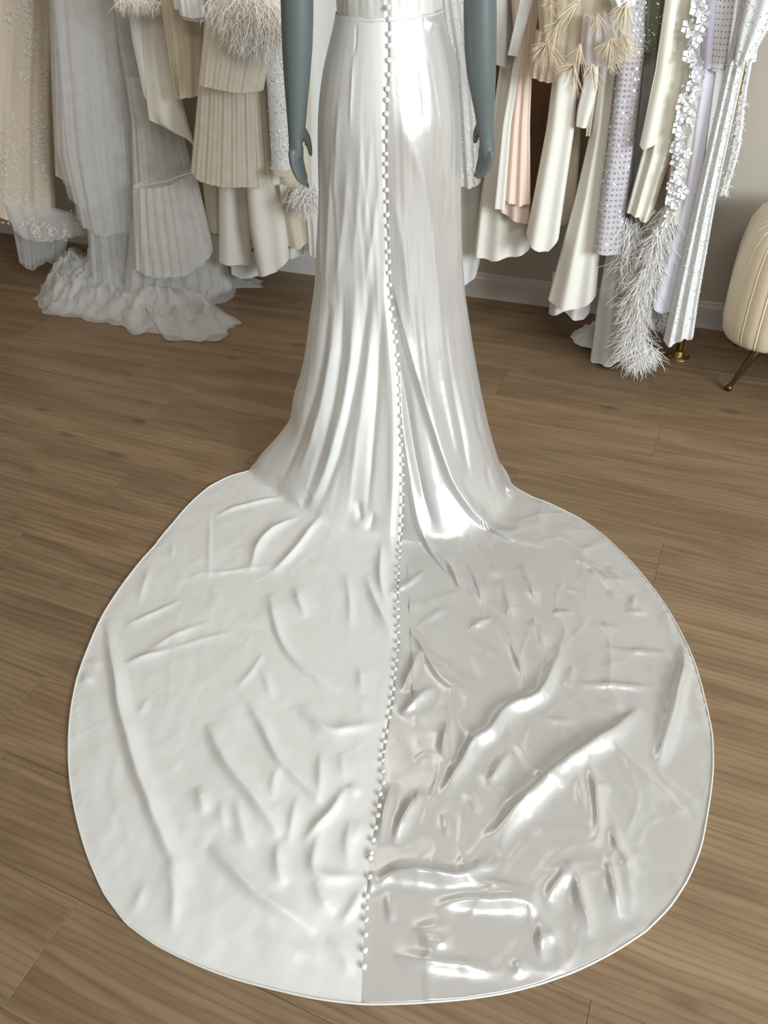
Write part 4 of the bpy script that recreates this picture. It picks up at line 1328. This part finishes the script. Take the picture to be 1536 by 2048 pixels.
g = garment('ivory_aline_gown', 'ivory crepe A-line gown with two layers at the hem, left of the sequin column', 'dress')
s = drape('outer_layer', [(0, 1200, 1250), (150, 1194, 1236), (250, 1184, 1224), (400, 1150, 1208), (560, 1106, 1195), (590, 1098, 1192)], [(1098, 597), (1125, 605), (1160, 608), (1178, 597), (1192, 588)], 2.55, .045, M['ivory'], g, ((2, .014),), 48); hang(s, g)
drape('under_layer', [(540, 1106, 1188), (610, 1099, 1181)], [(1099, 626), (1130, 615), (1150, 628), (1170, 634), (1181, 622)], 2.60, .035, M['grey_white'], g, ((2, .012),), 49, top=False)

g = garment('sequin_column_dress', 'silver column dress dotted with rows of round sequins', 'dress')
s = drape('body', [(0, 1256, 1306), (100, 1240, 1290), (300, 1215, 1266), (490, 1190, 1245)], [(1190, 500), (1215, 503), (1245, 502)], 2.50, .03, M['silver_mesh'], g, ((1.2, .004),), 50); hang(s, g)
sprinkle(s, g, 'sequins', M['sequin'], grid=(8, 84), size=.0034, tilt=.16, seed=50, sides=8)

g = garment('nude_ruffle_dress', 'nude tulle ruffles and frayed thread tufts bunched at the top of the right-hand rail', 'dress')
s = drape('tulle_body', [(0, 1076, 1256), (60, 1078, 1252), (110, 1076, 1240)], [(1076, 130), (1120, 128), (1180, 118), (1240, 112)], 2.46, .06, M['tulle_nude'], g, ((6, .010), (13, .005)), 51); hang(s, g)
drape('ruffle', [(60, 1072, 1140), (140, 1062, 1126)], [(1062, 150), (1085, 158), (1105, 162), (1126, 150)], 2.43, .04, M['tulle_nude'], g, ((4, .012),), 52, top=False)
drape('ruffle', [(30, 1166, 1224), (100, 1160, 1240)], [(1136, 124), (1165, 128), (1200, 130), (1240, 120)], 2.41, .03, M['organza'], g, ((4, .010),), 53, top=False)
drape('ruffle', [(0, 1225, 1270), (90, 1216, 1262)], [(1216, 130), (1262, 118)], 2.44, .03, M['organza'], g, ((6, .006),), 54, top=False)
drape('ruffle', [(-10, 1215, 1275), (5, 1222, 1272)], [(1222, 10), (1250, 14), (1272, 8)], 2.41, .03, M['white'], g, ((3, .008),), 55, top=False)


def tuft(parent, root, tips, n, seed, mat='raffia', Y=2.36, w=.0011):
    rg = np.random.default_rng(seed)
    R = on_depth(*root, Y)
    tp = np.array(tips, float)
    q = rg.uniform(0, len(tp) - 1, n)
    x = np.interp(q, np.arange(len(tp)), tp[:, 0]) + rg.normal(0, 4, n); y = np.interp(q, np.arange(len(tp)), tp[:, 1]) + rg.normal(0, 5, n)
    T = np.array([on_depth(a, c, Y + rg.uniform(-.03, .03)) for a, c in zip(x, y)])
    rb = RB()
    d = T - R
    for k in range(n):
        pass
    ribbons(rb, np.repeat(R[None], n, 0) + rg.normal(0, .002, (n, 3)), d + np.array([0, 0, .02]), float(np.linalg.norm(d, axis=1).mean()) * 1.1, w, .25, .25, 5, seed)
    return rb.build('thread_tuft', M[mat], parent)


for k, (r_, tp, n_) in enumerate([((1095, 84), [(1052, 110), (1056, 135), (1080, 145), (1105, 140), (1120, 118)], 90), ((1222, 78), [(1195, 110), (1208, 128), (1230, 140), (1255, 132), (1285, 128)], 100),
                                  ((1148, 128), [(1104, 142), (1120, 165), (1140, 185), (1155, 195)], 70), ((1184, 130), [(1164, 170), (1178, 178), (1194, 176)], 60), ((1158, 4), [(1105, 30), (1120, 48), (1140, 60)], 60),
                                  ((1252, 8), [(1208, 50), (1222, 60), (1245, 70), (1258, 74)], 70), ((1222, 110), [(1215, 160), (1228, 158), (1240, 140)], 40), ((1160, 90), [(1150, 110), (1140, 150), (1162, 148)], 40),
                                  ((1120, 40), [(1084, 70), (1096, 92), (1122, 88)], 50), ((1195, 30), [(1170, 62), (1186, 78), (1206, 70)], 45), ((1240, 60), [(1236, 110), (1256, 116), (1268, 98)], 45), ((1100, 2), [(1080, 26), (1096, 36), (1112, 24)], 40)]):
    tuft(g, r_, tp, n_, 300 + k)

g = garment('sage_beaded_dress', 'dark sage green beaded dress peeping between nude tulle and ivory slip gown', 'dress')
s = drape('body', [(0, 1288, 1350), (40, 1286, 1346), (95, 1290, 1330)], [(1290, 104), (1330, 100)], 2.50, .03, M['sage'], g, ((3, .010),), 56); hang(s, g)
sprinkle(s, g, 'sequins', M['sequin'], 420, 0.0024, tilt=.5, seed=56)

g = garment('ivory_slip_gown', 'ivory satin slip gown in long vertical folds, right of the sequin column', 'dress')
s = drape('skirt', [(0, 1335, 1394), (140, 1314, 1382), (300, 1286, 1346), (420, 1254, 1307)], [(1253, 422), (1280, 428), (1284, 436), (1305, 439)], 2.48, .03, M['slip'], g, ((2.5, .012),), 57); hang(s, g)
drape('over_layer', [(0, 1330, 1356), (140, 1311, 1338), (285, 1280, 1312)], [(1280, 290), (1288, 297), (1312, 288)], 2.44, .012, M['slip'], g, ((1, .005),), 58)

g = garment('white_floor_gown', 'plain white gown reaching the floor beneath the sequin column, with a short curled train', 'dress')
s = drape('body', [(0, 1290, 1340), (420, 1226, 1270), (600, 1196, 1254), (705, 1182, 1246)], [(1181, 722), (1205, 716), (1225, 722), (1246, 712)], 2.60, .04, M['grey_white'], g, ((1.5, .012),), 59); hang(s, g)
puddle(g, 'train', [(1140, 676), (1150, 664), (1185, 655), (1215, 665), (1212, 700), (1190, 702), (1165, 696), (1148, 688)], (1190, 680), .035, M['white'], .016, 31)

g = garment('feather_gown', 'long white ostrich feather gown trailing to the floor beside the white floor gown', 'dress')
s = drape('body', [(0, 1300, 1350), (430, 1258, 1318), (560, 1256, 1300), (690, 1256, 1290)], [(1256, 705), (1290, 705)], 2.56, .02, M['tulle_white'], g, ((2, .008),), 60); hang(s, g)
plume(g, 'feathers', [(1268, 440), (1262, 500), (1268, 560), (1270, 620)], 2.50, 9, 900, .08, M['feather'], 6, droop=.6, down=1.2)
plume(g, 'feathers', [(1340, 420), (1318, 480), (1300, 540), (1285, 590)], 2.46, 9, 1100, .085, M['feather'], 7, droop=.6, down=1.2)
plume(g, 'feathers', [(1275, 590), (1272, 640), (1278, 690), (1282, 710)], 2.48, 9, 1200, .085, M['feather'], 8, droop=.5, down=1.1)
plume(g, 'feathers', [(1262, 680), (1280, 705), (1300, 700)], 2.47, 8, 500, .075, M['feather'], 9, droop=.25, down=.5)

g = garment('grey_fluff_dress', 'grey fluffy dress hem low behind the lavender gown', 'dress')
s = drape('body', [(0, 1390, 1430), (400, 1340, 1380), (600, 1302, 1335)], [(1302, 640), (1335, 640)], 2.74, .02, M['tulle_grey'], g, ((1, .005),), 61); hang(s, g)
plume(g, 'feathers', [(1305, 610), (1318, 630), (1328, 640)], 2.70, 8, 400, .05, M['feather_grey'], 10, droop=.6)

g = garment('pink_rosette_dress', 'beige dress with a pink thread rosette, between ivory slip and flowered gown', 'dress')
s = drape('body', [(0, 1388, 1420), (250, 1345, 1385), (430, 1306, 1345)], [(1306, 445), (1345, 452)], 2.56, .02, M['beige'], g, ((1, .006),), 62); hang(s, g)
tuft(g, (1345, 318), [(1322, 345), (1330, 365), (1345, 368), (1352, 345)], 130, 401, 'pink_thread', 2.49, .0014)

g = garment('flowered_gown', 'sheer gown strip covered in white organza flowers', 'dress')
s = drape('body', [(0, 1378, 1418), (150, 1366, 1404), (300, 1346, 1384), (430, 1326, 1362)], [(1326, 440), (1362, 446)], 2.46, .02, M['tulle_ivory'], g, ((1.5, .006),), 63); hang(s, g)
fV, fF = [(0, 0, .001)], []
for k in range(5):
    a = k * 2 * math.pi / 5
    i = len(fV)
    for rr_, da, zz in ((.35, -.45, .003), (.80, -.52, .006), (1.0, 0, .009), (.80, .52, .006), (.35, .45, .003)):
        fV.append((rr_ * .0135 * math.cos(a + da), rr_ * .0135 * math.sin(a + da), zz))
    fF.append((0, i, i + 1, i + 2, i + 3, i + 4))
fm = bpy.data.meshes.new('flower'); fm.from_pydata(fV, [], fF); fm.materials.append(M['petal'])
rgf = np.random.default_rng(77)
for k in range(64):
    y = -10 + 455 * (k + rgf.uniform(0, .8)) / 64
    xa = np.interp(y, [0, 150, 300, 430], [1380, 1368, 1348, 1328]); xb = np.interp(y, [0, 150, 300, 430], [1416, 1402, 1382, 1360])
    x = xa + (xb - xa) * rgf.uniform(.05, .95)
    o = bpy.data.objects.new('flower', fm); COL.objects.link(o); o.parent = g
    P = on_depth(x, y, 2.435 + rgf.uniform(-.006, .006))
    o.location = P
    n_ = CAM - P; n_[2] *= .3; n_ = n_ / np.linalg.norm(n_) + rgf.normal(0, .35, 3)
    o.rotation_euler = Vector(n_).to_track_quat('Z', 'Y').to_euler()
    sc_ = rgf.uniform(.95, 1.6); o.scale = (sc_,) * 3

g = garment('lavender_gown', 'smooth lavender-white gown right of the flowered gown', 'dress')
s = drape('body', [(0, 1412, 1440), (140, 1404, 1432), (300, 1383, 1412), (400, 1366, 1404), (590, 1308, 1352)], [(1304, 602), (1315, 614), (1332, 622), (1352, 618)], 2.475, .02, M['lavender'], g, ((1, .007),), 64); hang(s, g)
drape('stole_end', [(0, 1410, 1434), (120, 1402, 1424)], [(1402, 136), (1424, 137)], 2.44, .010, M['mauve'], g, ((1, .004),), 65)

g = garment('grey_tulle_dress', 'grey lilac tulle dress in shade behind the white sequin gown', 'dress')
s = drape('body', [(0, 1440, 1475), (140, 1420, 1460), (420, 1380, 1420)], [(1380, 560), (1420, 540)], 2.66, .02, M['tulle_grey'], g, ((2, .008),), 66); hang(s, g)

g = garment('studded_sheath', 'white sheath with rows of small dark studs at the top right', 'dress')
s = drape('body', [(0, 1430, 1470), (125, 1422, 1453)], [(1422, 140), (1452, 143)], 2.46, .02, M['white'], g, ((1, .003),), 67); hang(s, g)
sprinkle(s, g, 'studs', M['stud'], grid=(7, 46), size=.0014, tilt=.1, seed=67)
s = drape('body', [(0, 1520, 1545), (88, 1502, 1516), (115, 1498, 1513)], [(1497, 124), (1512, 122)], 2.50, .012, M['white'], g, ((1, .002),), 68)
sprinkle(s, g, 'studs', M['stud'], grid=(4, 46), size=.0014, tilt=.1, seed=68)

g = garment('white_sequin_gown', 'long white sequin gown in narrow folds in front of the brass pole', 'dress')
s = drape('skirt', [(0, 1480, 1522), (130, 1452, 1490), (400, 1390, 1432), (600, 1345, 1397), (665, 1330, 1388)], [(1327, 680), (1345, 684), (1362, 672), (1368, 668), (1376, 676), (1386, 671)], 2.45, .03, M['glitter_white'], g, ((2.5, .012),), 69); hang(s, g)
sprinkle(s, g, 'sequins', M['sequin_clear'], 1500, 0.0017, tilt=.5, seed=69)
sprinkle(s, g, 'sequins', M['sequin'], 350, 0.0014, tilt=.6, seed=70)
s = drape('sleeve', [(0, 1492, 1560), (60, 1478, 1536), (110, 1470, 1508)], [(1470, 124), (1488, 130), (1508, 112)], 2.40, .03, M['glitter_white'], g, ((2, .008),), 71)
sprinkle(s, g, 'sequins', M['sequin_clear'], 420, 0.0018, tilt=.5, seed=71)

g = garment('beaded_scarf', 'narrow white beaded scarf with mirror sequins hanging behind the brass pole', 'scarf')
s = drape('body', [(0, 1512, 1528), (180, 1480, 1494), (300, 1462, 1480), (378, 1442, 1456)], [(1442, 392), (1456, 388)], 2.78, .012, M['petal'], g, ((1, .004),), 72); hang(s, g)
sprinkle(s, g, 'sequins', M['sequin'], 90, 0.003, tilt=.6, seed=72)
plume(g, 'fringe', [(1488, 180), (1472, 290), (1450, 385)], 2.75, 5, 240, .02, M['feather'], 11, droop=.3)

# ------------------------------------------------------------------ brass rail
rk = empty('clothes_rail'); tag(rk, 'brass pipe clothes rail standing on a round screwed flange', 'clothes rail')
PX = on_floor(1357, 709)
b = MB(); b.tube([(PX[0], RAIL_Y, .01), (PX[0], RAIL_Y, RAIL_Z)], .0125, 20); b.build('post', M['brass'], rk)
b = MB(); b.lathe((PX[0], RAIL_Y, 0), [(.041, 0.0005), (.042, .003), (.040, .006), (.020, .0075), (.0185, .010), (.0185, .022), (.0165, .026), (.0128, .026)], 32); b.build('flange', M['brass'], rk)
for k in range(4):
    a = .5 + k * math.pi / 2
    b = MB(); b.lathe((PX[0] + .031 * math.cos(a), RAIL_Y + .031 * math.sin(a), .0062), [(.0042, 0), (.0042, .0012), (.0025, .0028), (.0004, .0032)], 12); b.build('screw', M['pearl'] if False else M['brass'], rk)
b = MB(); b.lathe((PX[0], RAIL_Y, .86), [(.0125, -.002), (.0165, 0), (.0165, .008), (.0150, .010), (.0150, .050), (.0165, .052), (.0165, .060), (.0125, .062)], 24); b.build('coupling', M['brass'], rk)
b = MB(); b.tube([(-4.0, RAIL_Y, RAIL_Z), (PX[0], RAIL_Y, RAIL_Z)], .0125, 16); b.build('rail', M['brass'], rk)
b = MB(); b.tube([(-4.0, RAIL_Y, .01), (-4.0, RAIL_Y, RAIL_Z)], .0125, 16); b.build('post', M['brass'], rk)
b = MB(); b.lathe((-4.0, RAIL_Y, 0), [(.041, 0.0005), (.042, .003), (.040, .006), (.020, .0075), (.0185, .022), (.0128, .026)], 24); b.build('flange', M['brass'], rk)

# ------------------------------------------------------------------ channelled bench
be = empty('channelled_bench'); tag(be, 'cream velvet bench with vertical piped channels and slim splayed metal legs', 'bench')
BXL, BXR, BYF, BYB, BZ0, BZ1 = 0.035, 1.10, 2.44, 2.88, 0.195, 0.565


def perim(n):
    """rounded rectangle outline, offset 0"""
    r = 0.14
    cx = [(BXR - r, BYB - r, 0), (BXL + r, BYB - r, 90), (BXL + r, BYF + r, 180), (BXR - r, BYF + r, 270)]
    pts = []
    for x, y, a in cx:
        for k in range(13):
            t = math.radians(a + 90 * k / 12)
            pts.append((x + r * math.cos(t), y + r * math.sin(t)))
    pts = np.array(pts + pts[:1])
    d = np.concatenate([[0], np.cumsum(np.hypot(*np.diff(pts, axis=0).T))])
    q = np.linspace(0, d[-1], n, endpoint=False)
    P = np.stack([np.interp(q, d, pts[:, 0]), np.interp(q, d, pts[:, 1])], 1)
    return P, q, d[-1]


NP_ = 720
PP, qq, PLn = perim(NP_)
tg = np.roll(PP, -1, 0) - np.roll(PP, 1, 0); tg /= np.linalg.norm(tg, axis=1)[:, None]
on = np.stack([tg[:, 1], -tg[:, 0]], 1)
NCH = 60
chan = np.abs(np.sin(math.pi * qq / PLn * NCH)) ** 0.6
prof = [(-.03, 0.0), (-.010, .004), (-.001, .018), (.006, .06), (.008, .15), (.004, .24), (-.008, .31), (-.026, .345), (-.055, .364), (-.10, .370)]
V = []
for o_, dz in prof:
    V.append(np.concatenate([PP + on * (o_ + 0.009 * (chan - 1) * (.5 if dz < .36 else .15))[:, None] if True else PP, np.full((NP_, 1), BZ0 + dz)], 1))
V = np.concatenate(V)
fc = [tuple(f) for f in grid_faces(NP_, len(prof), True)] + [tuple(range((len(prof) - 1) * NP_, len(prof) * NP_)), tuple(range(NP_))[::-1]]
mesh_obj('upholstery', V, fc, M['velvet'], be)
for k in range(NCH):
    i = int(round(k * NP_ / NCH)) % NP_
    b = MB()
    b.tube([np.array([*(PP[i] + on[i] * (o_ - .0030)), BZ0 + dz]) for o_, dz in prof[1:-1]], .0026, 6)
    b.build('channel_piping', M['piping'], be)
ft = on_floor(1456, 781)
for fx, fy, tx, ty in ((ft[0], ft[1], .175, 2.56), (BXR - .07, ft[1], BXR - .15, 2.56), (ft[0], 2.87, .175, 2.76), (BXR - .07, 2.87, BXR - .15, 2.76)):
    b = MB()
    t0, t1 = np.array([tx, ty, BZ0 + .004]), np.array([fx, fy, .010])
    b.tube([t0, t0 * .6 + t1 * .4, t0 * .1 + t1 * .9, t1 + np.array([0, 0, .004]), t1, t1 + (t1 - t0) * .02], [.0165, .0125, .0075, .0085, .0105, .009], 20)
    b.lathe((fx, fy, 0), [(.006, 0.001), (.0105, .003), (.0125, .010), (.0105, .018), (.006, .022)], 20)
    b.build('leg', M['bronze'], be)
